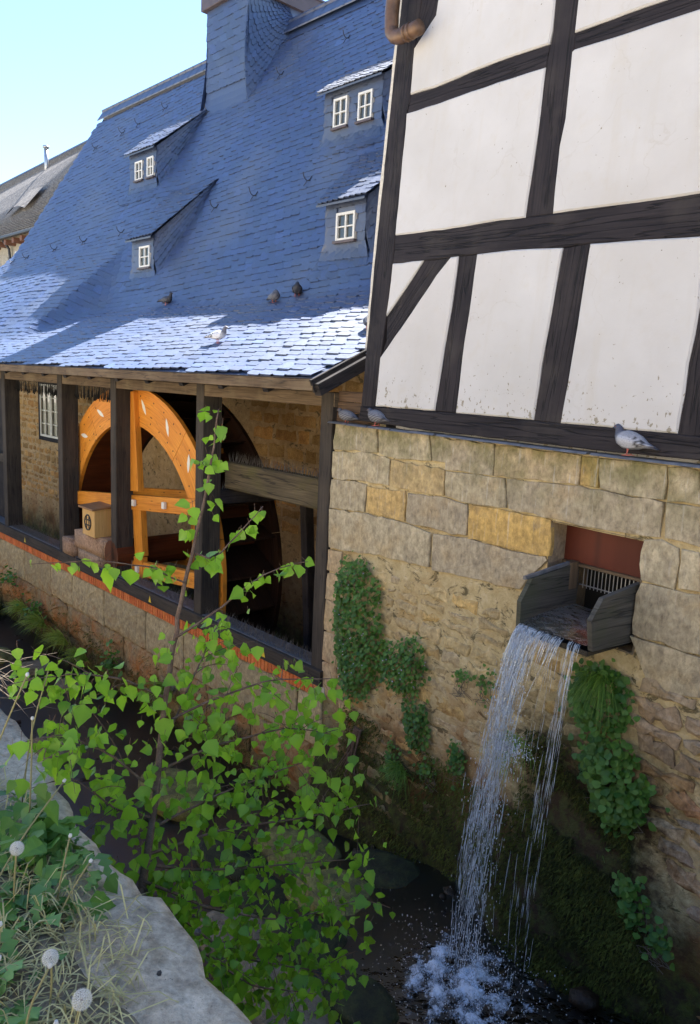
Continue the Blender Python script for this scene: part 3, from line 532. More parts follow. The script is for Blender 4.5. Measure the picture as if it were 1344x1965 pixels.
def roofpt(a, s, h):
    a, s = np.asarray(a, float), np.asarray(s, float)
    no, nz = lut(NOT, a, s), lut(NZT, a, s); ln = np.hypot(no, nz)
    return MPv(a, lut(OT, a, s)+h*no/ln, lut(ZT, a, s)+h*nz/ln)
def s_end(a): return np.interp(a, AC, ST)
# boarding under the slates
mb = MB(); ua = np.linspace(A_END, .42, 70); us = np.linspace(0, 1, 60)
mb.add(np.concatenate([roofpt(np.where((us*s_end(q) < .80) & (q > .03), .03, q), us*s_end(q), -.012) for q in ua]), [[i*60+j, i*60+j+1, (i+1)*60+j+1, (i+1)*60+j] for i in range(69) for j in range(59)])
# main roof goes on behind the lean-to
mb.add(MPv(np.array([A_L, A_L, 9, 9]), np.array([-6., -2.3, -2.3, -6.]), np.array([7.34, 1.28, 1.28, 7.34])), [[0, 1, 2, 3]])
mb.add(MPv(np.array([A_END, A_END, 9, 9]), np.array([-6., -11.5, -11.5, -6.]), np.array([7.34, -.5, -.5, 7.34])), [[0, 1, 2, 3]])
# gable end
mb.add(MPv(np.full(4, A_END+.05), np.array([-6., -11.5, -11.5, -.9]), np.array([7.3, -.5, -3, -3])), [[0, 1, 2, 3]])
ROOF = mb.build('roof', M_['slate'], ML, vcol=np.ones((mb.n, 3))*.8)

DORM = [ # a0, a1, o front, z top, windows (a0,a1,z0,z1), pitch, label
    dict(a0=-11.93, a1=-10.72, o=-3.98, zt=4.92, zb=3.93, win=[(-11.66, -11.32, 4.28, 4.69), (-11.10, -10.81, 4.28, 4.70)], t=.80, lab='upper dormer with two small windows, nearest the far end'),
    dict(a0=-9.22, a1=-8.36, o=-2.625, zt=2.60, zb=1.72, win=[(-8.89, -8.48, 1.99, 2.39)], t=.95, lab='lower dormer with one window, left of the roof'),
    dict(a0=-4.91, a1=-3.55, o=-3.88, zt=4.69, zb=3.74, win=[(-4.66, -4.33, 4.07, 4.52), (-4.07, -3.75, 4.06, 4.49)], t=.62, lab='upper dormer with two windows and a sunlit roof beside the timbered house'),
    dict(a0=-3.21, a1=-2.38, o=-2.54, zt=2.51, zb=1.62, win=[(-2.96, -2.57, 1.93, 2.31)], t=.82, lab='lower dormer with one window beside the timbered house')]
def mainz(o): return 7.36-1.632*(o+6)
for d in DORM:
    d['ob'] = (7.36-1.632*6-d['zt']-d['t']*d['o'])/(1.632-d['t']) if False else None
    # back edge: zt + t*(o_f - o) = mainz(o)
    d['ob'] = (d['zt']+d['t']*d['o']-7.36+1.632*6)/(d['t']-1.632)
CH = dict(a0=-10.42, a1=-8.86, o=-5.05, zt=7.85)
def covered(a, o):
    m = np.zeros(len(a), bool)
    for d in DORM:
        k = np.clip((d['o']-o)/(d['o']-d['ob']), 0, 1)
        m |= (a > d['a0']+.02+(.15*k)) & (a < d['a1']-.22) & (o < d['o']-.02) & (o > d['ob']+.15)
    m |= (a > CH['a0']+.1) & (a < CH['a1']-.35) & (o < CH['o']-.05)
    return m
SW, SE = .195, .140
def slate_local(W, H, r, t):
    pts = [(0, H)] + [(r-r*math.cos(th), r-r*math.sin(th)) for th in np.linspace(0, math.pi/2, 5)] + [(W, 0.0), (W, H)]
    pts = np.array(pts); x, y = pts[:, 0], pts[:, 1]
    h = t*(.25+.75*(1-y/H))+t*.6*(1-x/W)
    n = len(pts)
    X = np.r_[x, x]; Y = np.r_[y, y]; Hh = np.r_[h, np.maximum(h-t*.75, -.004)]
    F = [list(range(n))] + [[i, i+n, i+1+n, i+1] for i in range(0, n-2)]
    return X, Y, Hh, F
SLX, SLY, SLH, SLF = slate_local(SW*1.14, SE*1.45, SE*.72, .019)
NS = len(SLX)
def lay(a_min, a_max, tilt, s0=-.02):
    out_ = []
    for j in range(-14, int(9.6/SE)+2):
        off = (j % 2)*SW*.5 + rng.uniform(-.03, .03)
        n = int((a_max-a_min)/SW)+1
        a = a_min + off + np.arange(-1, n)*SW + rng.uniform(-.012, .012, n+1)
        s = s0 + j*SE + tilt*(a-a_min) + .012*np.sin(a*1.7+j*.35)
        ok = (s > -.005) & (s < s_end(a)-.05) & (a > a_min-.04) & (a < a_max-SW*.9)
        out_.append(np.c_[a[ok], s[ok]])
    return np.concatenate(out_)
def slab_verts(tilt, AS):
    n = len(AS)
    a = AS[:, 0][:, None]+SLX[None]; s = AS[:, 1][:, None]+SLY[None]+tilt*SLX[None]
    h = np.repeat(SLH[None], n, 0)*rng.uniform(.75, 1.35, (n, 1)) + rng.uniform(-.002, .002, (n, 1))
    V = roofpt(a.ravel(), np.clip(s.ravel(), 0, s_end(a.ravel())), h.ravel())
    return V.reshape(n, NS, 3)
def slate_cols(n):
    g = np.clip(rng.normal(1, .10, n), .75, 1.3)
    c = np.c_[g*rng.normal(1, .04, n), g, g*rng.normal(1, .05, n)]
    pale = rng.random(n) < .02; c[pale] *= 1.3
    return c
lay_r = lay(A_END, .45, .085)
o_r = lut(OT, lay_r[:, 0], lay_r[:, 1])
lay_r = lay_r[~covered(lay_r[:, 0]+SW*.5, o_r) & ~((o_r > -.32) & (lay_r[:, 0] > .04-SW))]
VR = slab_verts(.085, lay_r); cr = slate_cols(len(VR))
# the 300 slates that show largest become objects, the rest one part
cen = VR.mean(1); px, py = proj(cen); dist = np.linalg.norm(cen, axis=1)
edge = np.interp(py, [0, 400, 668, 720], [762, 720, 697, 697])
vis = (px > 2) & (px < edge-4) & (py > 2)
size = np.where(vis, 1/dist, 0); top = np.argsort(-size)[:300]; rest = np.setdiff1d(np.arange(len(VR)), top)
for k, i in enumerate(top):
    c = VR[i].mean(0); me = bpy.data.meshes.new('slate'); me.from_pydata((VR[i]-c).tolist(), [], SLF); me.materials.append(M_['slate'])
    at = me.color_attributes.new('Col', 'FLOAT_COLOR', 'POINT'); at.data.foreach_set('color', np.tile(np.r_[cr[i], 1], NS))
    inst('slate', me, Matrix.Translation(Vector(c)), ROOF)
Vall = VR[rest]; Call = cr[rest]
def bulk(name, Vn, cols, mat, parent, Fl=SLF, kind='stuff', smooth=False):
    n, k = Vn.shape[:2]
    F = []
    for i in range(n):
        b_ = i*k; F += [[q+b_ for q in f] for f in Fl]
    return obj(name, Vn.reshape(-1, 3), F, mat, parent, vcol=np.repeat(cols, k, 0), kind=kind, smooth=smooth)
bulk('slates', Vall, Call, M_['slate'], ROOF)
# ridge capping
mb = MB()
a = A_END
while a < 2:
    mb.box(MP(a+.2, -5.93, 7.36), -dm*.21, nm*.10+Z*-.15, (Z*.55+nm*.8)*.006+Z*.01, 0)
    mb.box(MP(a+.2, -6.07, 7.37), -dm*.21, nm*-.10+Z*-.15, (Z*.55-nm*.8)*.006+Z*.01, 0)
    a += .36
mb.build('ridge', M_['slate'], ROOF, vcol=np.ones((mb.n, 3))*.9)
# snow hooks
hk = [(-4.71, -3.43), (-6.16, -3.40), (-7.35, -3.36), (-12.9, -5.45), (-14.1, -5.35), (-14.9, -5.3), (-16.3, -5.2), (-9.6, -3.35), (-11.0, -3.3), (-12.8, -3.25), (-14.4, -3.2), (-16.0, -3.1), (-16.9, -3.05), (-10.2, -5.0), (-6.0, -5.3), (-4.6, -5.2), (-7.8, -5.15)]
hb = MB(); 
pts = np.array([(0, .10, .02), (0, .03, .02), (0, -.02, .05), (0, -.03, .10), (0, -.01, .15), (0, .03, .19)])
hb.tube(pts, .008, 5); hb.tube([(0, -.02, .05), (-.06, -.10, .03)], .006, 4); hb.tube([(0, -.02, .05), (.04, 0, .02)], .006, 4)
hme = newmesh('snow_hook', np.concatenate(hb.V), hb.F, M_['iron'])
up_r = (Z*1.632-nm); up_r /= np.linalg.norm(up_r); n_r = np.cross(-dm, up_r); n_r *= np.sign(n_r[2])
for a, o in hk:
    p = MP(a, o, float(roofz(a, o)))+n_r*.005
    Mx = Matrix(((-dm[0], up_r[0], n_r[0], p[0]), (-dm[1], up_r[1], n_r[1], p[1]), (-dm[2], up_r[2], n_r[2], p[2]), (0, 0, 0, 1)))
    inst('snow_hook', hme, Mx, ROOF)

# slates on any patch given by corner points (bilinear) with an optional sag
def patch(c00, c10, c01, c11, bow=0.0, w_=.16, e_=.12, skip=None, fl=1, tilt=0.0, sag=None, lift=.004):
    """c00 bottom left, c10 bottom right, c01 top left, c11 top right -> slate vertex array"""
    c00, c10, c01, c11 = (np.asarray(c, float) for c in (c00, c10, c01, c11))
    U = max(np.linalg.norm(c10-c00), np.linalg.norm(c11-c01)); W = max(np.linalg.norm(c01-c00), np.linalg.norm(c11-c10))
    n0 = np.cross((c10+c11)-(c00+c01), (c01+c11)-(c00+c10)); n0 /= np.linalg.norm(n0)
    def S(u, v, h):
        u = u[:, None]; v = v[:, None]
        p = (c00*(1-u)+c10*u)*(1-v)+(c01*(1-u)+c11*u)*v
        if sag is not None: p = p + sag(u, v)
        return p + n0*(h[:, None])*fl
    res = []
    nr = max(1, int(round(W/e_))); nc = max(1, int(round(U/w_)))
    lx, ly, lh, lf = slate_local(1.12, 1.4, .5, .022)
    for j in range(nr):
        for i in range(-1, nc+1):
            u0 = (i+.5*(j % 2))/nc; v0 = j/nr + tilt*i/nc
            if u0 < -.6/nc or u0 > 1-.4/nc: continue
            u = u0+lx/nc; v = v0+ly/nr
            if skip is not None and skip(u0+.5/nc, v0+.5/nr): continue
            res.append(S(np.clip(u, 0, 1), np.clip(v, 0, 1), lh*rng.uniform(.7, 1.3)+lift))
    return np.array(res)
def quad_sheet(c00, c10, c01, c11, n=8, sag=None):
    u, v = np.meshgrid(np.linspace(0, 1, n), np.linspace(0, 1, n), indexing='ij'); u, v = u.ravel()[:, None], v.ravel()[:, None]
    c00, c10, c01, c11 = (np.asarray(c, float) for c in (c00, c10, c01, c11))
    p = (c00*(1-u)+c10*u)*(1-v)+(c01*(1-u)+c11*u)*v
    if sag is not None: p = p+sag(u, v)
    return p, [[i*n+j, (i+1)*n+j, (i+1)*n+j+1, i*n+j+1] for i in range(n-1) for j in range(n-1)]
def window(parent, f, w_, h_, name='window', nx=2, ny=2, fr=.035, bar=.018, depth=.04, frame_mat='white', sill=True):
    """f(x, y, out) -> world; a sub-part holding frame and bars, panes as their own mesh"""
    def B(mb, x0, x1, y0, y1, o0, o1):
        V = [f(x, y, o) for o in (o0, o1) for (x, y) in ((x0, y0), (x1, y0), (x1, y1), (x0, y1))]
        mb.add(V, [[0, 3, 2, 1], [4, 5, 6, 7], [0, 1, 5, 4], [1, 2, 6, 5], [2, 3, 7, 6], [3, 0, 4, 7]])
    mb = MB()
    B(mb, 0, fr, 0, h_, -.02, depth); B(mb, w_-fr, w_, 0, h_, -.02, depth)
    B(mb, fr, w_-fr, 0, fr, -.02, depth-.002); B(mb, fr, w_-fr, h_-fr, h_, -.02, depth-.002)
    for i in range(1, nx): B(mb, w_*i/nx-bar/2-.004, w_*i/nx+bar/2+.004, fr, h_-fr, -.015, depth-.006)
    for j in range(1, ny): B(mb, fr, w_-fr, h_*j/ny-bar/2, h_*j/ny+bar/2, -.014, depth-.009)
    o_ = mb.build(name+'_frame', M_[frame_mat], parent)
    for i in range(nx):
        for j in range(ny):
            obj('pane', [f(w_*(i+u)/nx, h_*(j+v)/ny, .006+.002*random.random()) for u, v in ((.0, .0), (1, 0), (1, 1), (0, 1))], [[0, 1, 2, 3]], M_['glass'], parent)
    if sill:
        mb = MB(); B(mb, -.03, w_+.03, -.035, 0, -.02, depth+.03); mb.build(name+'_sill', M_['zinc'], parent)
for d in DORM:
    a0, a1, o, zt, zb, ob = (d[k] for k in ('a0', 'a1', 'o', 'zt', 'zb', 'ob'))
    zbk = mainz(ob)
    D = obj('dormer', *quad_sheet(MP(a0, o, zb-.05), MP(a1, o, zb-.05), MP(a0, o, zt), MP(a1, o, zt), 3), M_['slate'], ML, vcol=np.ones((9, 3))*.9, label=d['lab'])
    mbk = MB()
    # roof sheet with overhang, cheeks swept into the main roof
    fo, ov = .13, .10
    r00, r10 = MP(a0-ov, o+fo, zt-fo*d['t']*.6), MP(a1+ov*.7, o+fo, zt-fo*d['t']*.6)
    r01, r11 = MP(a0-.42, ob-.05, mainz(ob-.05)+.03), MP(a1+.42, ob-.05, mainz(ob-.05)+.03)
    mbk.add(*quad_sheet(r00, r10, r01, r11, 5))
    mbk.add(*quad_sheet(r00-Z*.03, r10-Z*.03, r00, r10, 2))
    sgR = lambda u, v: (-dm)[None]*(.20*np.sin(np.pi*np.clip(u, 0, 1)*.5)**1.0*(1-v)**2)+0*u
    def cheek(side):
        ae = a1 if side > 0 else a0
        fo_, fl_ = o, .34 if side > 0 else .22
        c00 = MP(ae+side*fl_*.55, o+.02, mainz(o+.02)+.02-.08)           # flared foot at the front
        c10 = MP(ae+side*.42, ob-.05, mainz(ob-.05)+.02)
        c01 = MP(ae, o, zt-.02); c11 = c10+Z*.02
        sg = lambda u, v: (dm*side)[None]*(.10*np.sin(np.pi*v)*(1-u)) + 0*u
        return c00, c10, c01, c11, sg
    for side in (1, -1):
        c00, c10, c01, c11, sg = cheek(side)
        mbk.add(*quad_sheet(c00, c10, c01, c11, 9, sg))
    # curved apron below the front
    s0 = MP(a0-.20, o+.20, mainz(o+.20)+.012); s1 = MP(a1+.24, o+.20, mainz(o+.20)+.012)
    sga = lambda u, v: (-nm)[None]*(.07*np.sin(np.pi*v))+0*u
    mbk.add(*quad_sheet(s0, s1, MP(a0, o+.012, zb+.30), MP(a1, o+.012, zb+.30), 7, sga))
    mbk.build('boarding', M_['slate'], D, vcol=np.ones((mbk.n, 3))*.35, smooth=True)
    sets = [patch(r00, r10, r01, r11, w_=.19, e_=.14, tilt=.03)]
    c00, c10, c01, c11, sg = cheek(1)
    sets.append(patch(c00, c10, c01, c11, w_=.17, e_=.13, sag=sg, fl=1))
    Hf = zt-zb-.28
    def sk(u, v):
        aa, zz_ = a0+(a1-a0)*u, zb+.28+Hf*v
        return any(w0-.03 < aa < w1+.03 and q0-.04 < zz_ < q1+.03 for w0, w1, q0, q1 in d['win'])
    sets.append(patch(MP(a0, o, zb+.28), MP(a1, o, zb+.28), MP(a0, o, zt), MP(a1, o, zt), w_=.15, e_=.115, skip=sk))
    sets.append(patch(s0, s1, MP(a0, o+.012, zb+.30), MP(a1, o+.012, zb+.30), w_=.20, e_=.16, sag=sga))
    Vn = np.concatenate(sets)
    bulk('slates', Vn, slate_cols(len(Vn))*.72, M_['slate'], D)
    for w0, w1, q0, q1 in d['win']:
        window(D, lambda x, y, oo, w0=w0, q0=q0: MP(w0+x, o+oo+.012, q0+y), w1-w0, q1-q0)
# chimney
a0, a1, o, zt = CH['a0'], CH['a1'], CH['o'], CH['zt']
mb = MB(); zb = mainz(o)
mb.add(*quad_sheet(MP(a0-.08, o+.16, mainz(o+.16)), MP(a1+.12, o+.16, mainz(o+.16)), MP(a0, o, zb+.5), MP(a1, o, zb+.5), 6, lambda u, v: (-nm)[None]*(.05*np.sin(np.pi*v))+0*u))
mb.add(*quad_sheet(MP(a0, o, zb+.5), MP(a1, o, zb+.5), MP(a0, o, zt), MP(a1, o, zt), 3))
cr0, cr1, cr2, cr3 = MP(a1+.16, o+.12, mainz(o+.12)), MP(a1+.35, -6.1, 7.36), MP(a1, o, zt), MP(a1, -6.1, zt)
sgc = lambda u, v: (dm)[None]*(.13*np.sin(np.pi*v)*(1-.6*u))+0*u
mb.add(*quad_sheet(cr0, cr1, cr2, cr3, 9, sgc))
mb.add(*quad_sheet(MP(a0-.16, o+.1, mainz(o+.1)), MP(a0-.2, -6.1, 7.36), MP(a0, o, zt), MP(a0, -6.1, zt), 9, lambda u, v: (-dm)[None]*(.10*np.sin(np.pi*v)*(1-.6*u))+0*u))
mb.add(*quad_sheet(MP(a0, -6.9, 6.3), MP(a1, -6.9, 6.3), MP(a0, -6.9, zt), MP(a1, -6.9, zt), 3))
mb.add(*quad_sheet(MP(a1, -6.1, 7.2), MP(a1, -6.9, 6.3), MP(a1, -6.1, zt), MP(a1, -6.9, zt), 3))
CHO = mb.build('chimney', M_['slate'], ML, vcol=np.ones((mb.n, 3))*.9, smooth=False, label='broad slate-clad chimney at the ridge')
sets = [patch(MP(a0, o, zb+.35), MP(a1, o, zb+.35), MP(a0, o, zt), MP(a1, o, zt), w_=.26, e_=.155, tilt=0),
        patch(cr0, cr1, cr2, cr3, w_=.20, e_=.15, sag=sgc)]
sets[1] = sets[1][[i for i in range(len(sets[1])) if True]]
Vn = np.concatenate(sets); bulk('slates', Vn, slate_cols(len(Vn))*.85, M_['slate'], CHO)
mb = MB(); mb.box(MP((a0+a1)/2, -6.0, zt+.17), -dm*((a1-a0)/2+.10), nm*1.07, Z*.17, .01)
mb.box(MP((a0+a1)/2, -6.0, zt+.36), -dm*((a1-a0)/2+.13), nm*1.10, Z*.02, .005); mb.build('cap', M_['zinc'], CHO)

# the old stone wall behind the wheel, with stones picked out where they show
def wall_sheet(a0, a1, z0, z1, o, hole=None, na=80, nz=30, amp=.012):
    A, Zz = np.meshgrid(np.linspace(a0, a1, na), np.linspace(z0, z1, nz), indexing='ij'); A, Zz = A.ravel(), Zz.ravel()
    V = MPv(A, o+amp*fbm(np.c_[A*3, Zz*3, 0*A], 2, 3, 4), Zz)
    F = []
    for i in range(na-1):
        for j in range(nz-1):
            ca, cz = (A[i*nz]+A[(i+1)*nz])/2, (Zz[j]+Zz[j+1])/2
            if hole and hole(ca, cz): continue
            F.append([i*nz+j, (i+1)*nz+j, (i+1)*nz+j+1, i*nz+j+1])
    return V, F
WALL = obj('wall', *wall_sheet(-18, 1.2, -6.0, 1.6, -2.66, na=120, nz=40), M_['backmortar'], ML, smooth=True)
def stone_piece(name, poly, P, mat, parent, col, depth=.05, bev=.012, bulge=.012, jit=.006, seg=.08):
    """irregular stone from an outline: wall face, worn arris, slightly domed front.  P(x, y, out) -> world"""
    poly = np.asarray(poly, float); n = len(poly); pts = []
    cen_ = poly.mean(0)
    for i in range(n):
        p, q = poly[i], poly[(i+1) % n]; m = max(1, int(np.linalg.norm(q-p)/seg))
        for k in range(m):
            r_ = p+(q-p)*k/m
            if k == 0: r_ = r_+(cen_-r_)/np.linalg.norm(cen_-r_)*bev*.9
            pts.append(r_+rng.normal(0, jit, 2))
    pts = np.array(pts); m = len(pts)
    d = cen_-pts; dl = np.linalg.norm(d, axis=1)[:, None]; d = d/dl
    mn = np.minimum(dl*.5, bev*1.3)
    r0_ = [P(x, y, -depth) for x, y in pts]
    r1_ = [P(x, y, -bev*.8) for x, y in pts]
    r2_ = [P(x, y, rng.uniform(-.002, .004)) for x, y in pts+d*mn]
    mid = pts+d*dl*.45
    r3_ = [P(x, y, bulge*rng.uniform(.2, 1.3)) for x, y in mid]
    V = np.array(r0_+r1_+r2_+r3_+[P(*cen_, bulge*rng.uniform(.5, 1.4))])
    F = []
    for k in range(3):
        for i in range(m): F.append([k*m+i, k*m+(i+1) % m, (k+1)*m+(i+1) % m, (k+1)*m+i])
    F += [[3*m+i, 3*m+(i+1) % m, 4*m] for i in range(m)]
    return obj(name, V, F, mat, parent, smooth=False, col=col)
def rubble(a0, a1, z0, z1, wr, hr, put, skip=None, gap=.012):
    z = z0
    while z < z1:
        h = rng.uniform(*hr); a = a0+rng.uniform(-.2, 0)
        while a < a1:
            w__ = rng.uniform(*wr); hh = h*rng.uniform(.8, 1.0)
            q = [(a+gap, z+gap+rng.uniform(0, .02)), (a+w__-gap, z+gap+rng.uniform(0, .02)), (a+w__-gap, z+hh-gap*.3+rng.uniform(-.02, .01)), (a+gap, z+hh-gap*.3+rng.uniform(-.02, .01))]
            if not (skip and skip(a+w__/2, z+h/2, w__, h)): put(q)
            a += w__
        z += h
def putback(q):
    g = rng.uniform(.6, 1.15); k = rng.uniform(-.08, .08)
    stone_piece('stone', q, lambda x, y, o: MP(x, -2.655+o, y), M_['backstone'], WALL, (g*(1+k), g, g*(1-k)), .03, .016, .018, .012, .11)
winA = (-14.05, -12.7, -1.75, -.45)
skw = lambda a, z, w__, h: (winA[0]-.08 < a+w__/2 and a-w__/2 < winA[1]+.08 and winA[2]-.12 < z+h/2)
rubble(-16.3, -12.75, -3.35, -.15, (.20, .46), (.12, .22), putback, skw)
rubble(-12.4, -10.3, -2.2, -.15, (.28, .55), (.18, .28), putback)
rubble(-5.0, -2.2, -2.5, -.2, (.32, .6), (.19, .30), putback)
# window in that wall
WN = thing('wall_window', 'white casement window in the stone wall behind the posts', 'window', MP(-13.4, -2.6, -1.7))
mb = MB()
for (x0, x1, y0, y1) in ((winA[0]-.1, winA[0], winA[2]-.1, winA[3]+.1), (winA[1], winA[1]+.1, winA[2]-.1, winA[3]+.1), (winA[0], winA[1], winA[2]-.1, winA[2]), (winA[0], winA[1], winA[3], winA[3]+.1)):
    mb.box(MP((x0+x1)/2, -2.62, (y0+y1)/2), -dm*(x1-x0)/2, nm*.05, Z*(y1-y0)/2)
mb.build('surround', M_['timber'], WN)
for k in range(2):
    x0 = winA[0]+k*(winA[1]-winA[0])/2
    window(WN, lambda x, y, oo, x0=x0: MP(x0+.01+x, -2.61+oo, winA[2]+y), (winA[1]-winA[0])/2-.02, winA[3]-winA[2], nx=2, ny=4, fr=.05, bar=.02, sill=False)
# letter on the wall
mb = MB()
la, lz, lh_, lw = -16.18, -.78, .34, .32
for p, q in (((0, 0), (0, 1)), ((0, 1), (.5, .25)), ((.5, .25), (1, 1)), ((1, 1), (1, 0))):
    mb.beam(MP(la+p[0]*lw, -2.57, lz+p[1]*lh_), MP(la+q[0]*lw, -2.57-.003*p[0], lz+q[1]*lh_), .025, .06, nm, .002)
for x in (0, 1): mb.box(MP(la+x*lw, -2.565, lz), -dm*.06, nm*.012, Z*.015)
mb.build('sign_letter', M_['white'], None, loc=MP(la, -2.57, lz), label='white letter M fixed high on the stone wall behind the posts', cat='letter')

# ================================================================ WHEELHOUSE (open timber lean-to)
WH = thing('wheelhouse', 'dark timber wheelhouse frame with black posts below the lean-to eave', 'wheelhouse', MP(-5, -.2, -3.2))
POSTS = [(-.245, -.065), (-2.57, -2.40), (-4.86, -4.69), (-6.73, -6.55), (-9.26, -9.08), (-11.6, -11.42)]
for a0, a1 in POSTS:
    MB().beam(MP((a0+a1)/2, -.135, -3.0), MP((a0+a1)/2, -.135, -.13), a1-a0, .27, nm, .008).build('post', M_['post'], WH)
MB().beam(MP(-12, -.14, -.20), MP(-.05, -.14, -.20), .14, .26, nm, .006).build('wall_plate', M_['eave'], WH)
seg = [-12, -9.17, -6.64, -4.77, -2.48, -.04]
for k in range(5):
    MB().beam(MP(seg[k], -.11, -3.085), MP(seg[k+1]-.004, -.11, -3.085), .17, .30, nm, .008).build('sill_beam', M_['post'], WH)
    MB().box(MP((seg[k]+seg[k+1])/2, -.125, -2.996), -dm*((seg[k+1]-seg[k])/2-.1), nm*.12, Z*.003).build('sill_sheet', M_['lead'], WH)
MB().beam(MP(-12, .362, -.06), MP(.06, .362, -.06), .115, .03, nm, .004).build('fascia', M_['eave'], WH)
# verge board at the near end
t_ = -nm*math.cos(R(24.5))+Z*math.sin(R(24.5))
MB().beam(MP(.055, .375, -.075), MP(.055, .375, -.075)+t_*.80, .03, .13, Z, .004).build('verge_board', M_['timber'], WH)
mbs = MB(); mbs.beam(MP(-12, .34, -.005), MP(.05, .34, -.005), .08, .012, Z, .002); mbs.build('eave_lath', M_['timber'], WH)
a = -11.4
while a < .1:
    MB().beam(MP(a, .34, -.105), MP(a, .34, -.105)+t_*3.2, .09, .12, Z, .004).build('rafter', M_['timber'], WH); a += .82
obj('ceiling_boards', [MP(-12, .35, -.03), MP(.04, .35, -.03), MP(.04, -2.6, 1.30), MP(-12, -2.6, 1.30)], [[0, 1, 2, 3]], M_['boardwood'], WH, uv=[(0, 0), (12, 0), (12, 3), (0, 3)])
# dark brush fringe below the plate on the left bays
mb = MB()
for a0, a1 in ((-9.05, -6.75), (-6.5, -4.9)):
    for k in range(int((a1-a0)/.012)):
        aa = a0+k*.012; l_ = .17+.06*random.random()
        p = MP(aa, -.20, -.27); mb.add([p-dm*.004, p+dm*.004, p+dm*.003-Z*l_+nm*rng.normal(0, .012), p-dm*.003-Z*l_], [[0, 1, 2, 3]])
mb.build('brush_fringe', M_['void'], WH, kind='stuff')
# soldier course of bricks and the masonry below
BB = 3.17
mb = MB(); mb.box(MP(-6, -.135, -BB-.068), -dm*6.0, nm*.15, Z*.066); COURSE = mb.build('brick_course', M_['brickjoint'], WH)
bw = .0655; bme = None
b_ = MB(); b_.box((0, 0, 0), np.array([bw/2-.0065, 0, 0]), np.array([0, .05, 0]), np.array([0, 0, .061]), .003)
bme = newmesh('brick', np.concatenate(b_.V), b_.F, M_['brick'])
Rm = Matrix(((-dm[0], nm[0], 0, 0), (-dm[1], nm[1], 0, 0), (0, 0, 1, 0), (0, 0, 0, 1)))
a = -11.2
while a < -.06:
    g = rng.uniform(.8, 1.15); p = MP(a, -.024+rng.uniform(-.002, .003), -BB-.068)
    inst('brick', bme, Matrix.Translation(Vector(p)) @ Rm, COURSE, (g, g*rng.uniform(.9, 1.1), g)); a += bw
# stickers
for a in (-8.15, -3.62, -1.02):
    p = MP(a, .043, -3.085); obj('warning_sticker', [p-dm*-.035-Z*.045, p-dm*.035-Z*.045, p+Z*.05], [[0, 1, 2]], M_['yellow'], WH)
# base wall: large blocks then rough foot
BW = obj('base_wall', *wall_sheet(-13, .02, -5.3, -3.29, -.03, na=130, nz=26, amp=.03), M_['mortar_low'], WH, smooth=True)
x = -11.6; k = 0
wl = [1.1, .95, 1.25, 1.2, .85, 1.15, 1.3, 1.0, 1.2, 1.15, .72]
for wv in wl:
    g = rng.uniform(.85, 1.12)
    if x+wv > -.02: wv = -.03-x
    stone_piece('block', [(x+.01, -3.87+rng.uniform(-.03, .03)), (x+wv-.01, -3.87+rng.uniform(-.03, .03)), (x+wv-.01, -3.315), (x+.01, -3.315)], lambda a, z, o: MP(a, o+.012, z), M_['stone_low'], BW, (.50*g, .405*g, .24*g), .05, .015, .012, .006, .11)
    x += wv
x = -11.8
for wv in (.9, 1.2, .8, 1.1, 1.3, .9, 1.1, 1.0, 1.25, .95, 1.1, .6):
    if x > -.3: break
    if x+wv > -.02: wv = -.03-x
    g = rng.uniform(.7, 1.0)
    stone_piece('block', [(x+.015, -4.42+rng.uniform(-.05, .05)), (x+wv-.015, -4.42+rng.uniform(-.05, .05)), (x+wv-.015, -3.90), (x+.015, -3.90)], lambda a, z, o: MP(a, o+.0, z), M_['stone_low'], BW, (.44*g, .32*g, .17*g), .06, .025, .03, .012, .10)
    x += wv
# bird spikes
def spikes(name, parent, p0, p1, upv, h, n, spread, side):
    p0, p1 = np.asarray(p0), np.asarray(p1); mb = MB()
    for k in range(n):
        p = p0+(p1-p0)*(k+rng.random())/n
        for _ in range(2):
            q = p+upv*h*rng.uniform(.75, 1.1)+side*rng.normal(0, spread)+(p1-p0)/np.linalg.norm(p1-p0)*rng.normal(0, .025)
            d_ = np.cross(q-p, np.array([.4, .9, .1])); d_ = d_/np.linalg.norm(d_)*.0028; e_ = np.cross(q-p, d_); e_ = e_/np.linalg.norm(e_)*.0028
            mb.add([p+d_, p-d_*.5+e_, p-d_*.5-e_, q], [[0, 1, 3], [1, 2, 3], [2, 0, 3]])
    return mb.build(name, M_['wire'], parent, kind='stuff')
for k in range(5):
    if k == 0: continue
    for oo in (-.04, -.10, -.17): spikes('bird_spikes', WH, MP(seg[k]+.1, oo, -2.99), MP(seg[k+1]-.1, oo, -2.99), Z, .11, int((seg[k+1]-seg[k])/.035), .03, nm)
# flume beam and its cross beam in the near bay
FB = MB().beam(MP(-2.42, -.42, -1.245), MP(-.27, -.42, -1.245), .34, .16, nm, .02).build('flume_beam', M_['flumewood'], WH)
spikes('bird_spikes', WH, MP(-2.40, -.38, -1.07), MP(-.3, -.38, -1.07), Z, .13, 60, .03, nm); spikes('bird_spikes', WH, MP(-2.40, -.46, -1.07), MP(-.3, -.46, -1.07), Z, .13, 60, .03, nm)
MB().beam(MP(-2.48, -.27, -1.52), MP(-2.30, -2.6, -1.52), .16, .18, Z, .01).build('cross_beam', M_['timber'], WH)
spikes('bird_spikes', WH, MP(-2.45, -.3, -1.43), MP(-2.34, -1.6, -1.43), Z, .12, 36, .03, -dm)
MB().beam(MP(-1.55, -1.2, -4.6), MP(-1.85, -1.2, -1.45), .12, .14, nm, .01).build('strut', M_['timber'], WH)
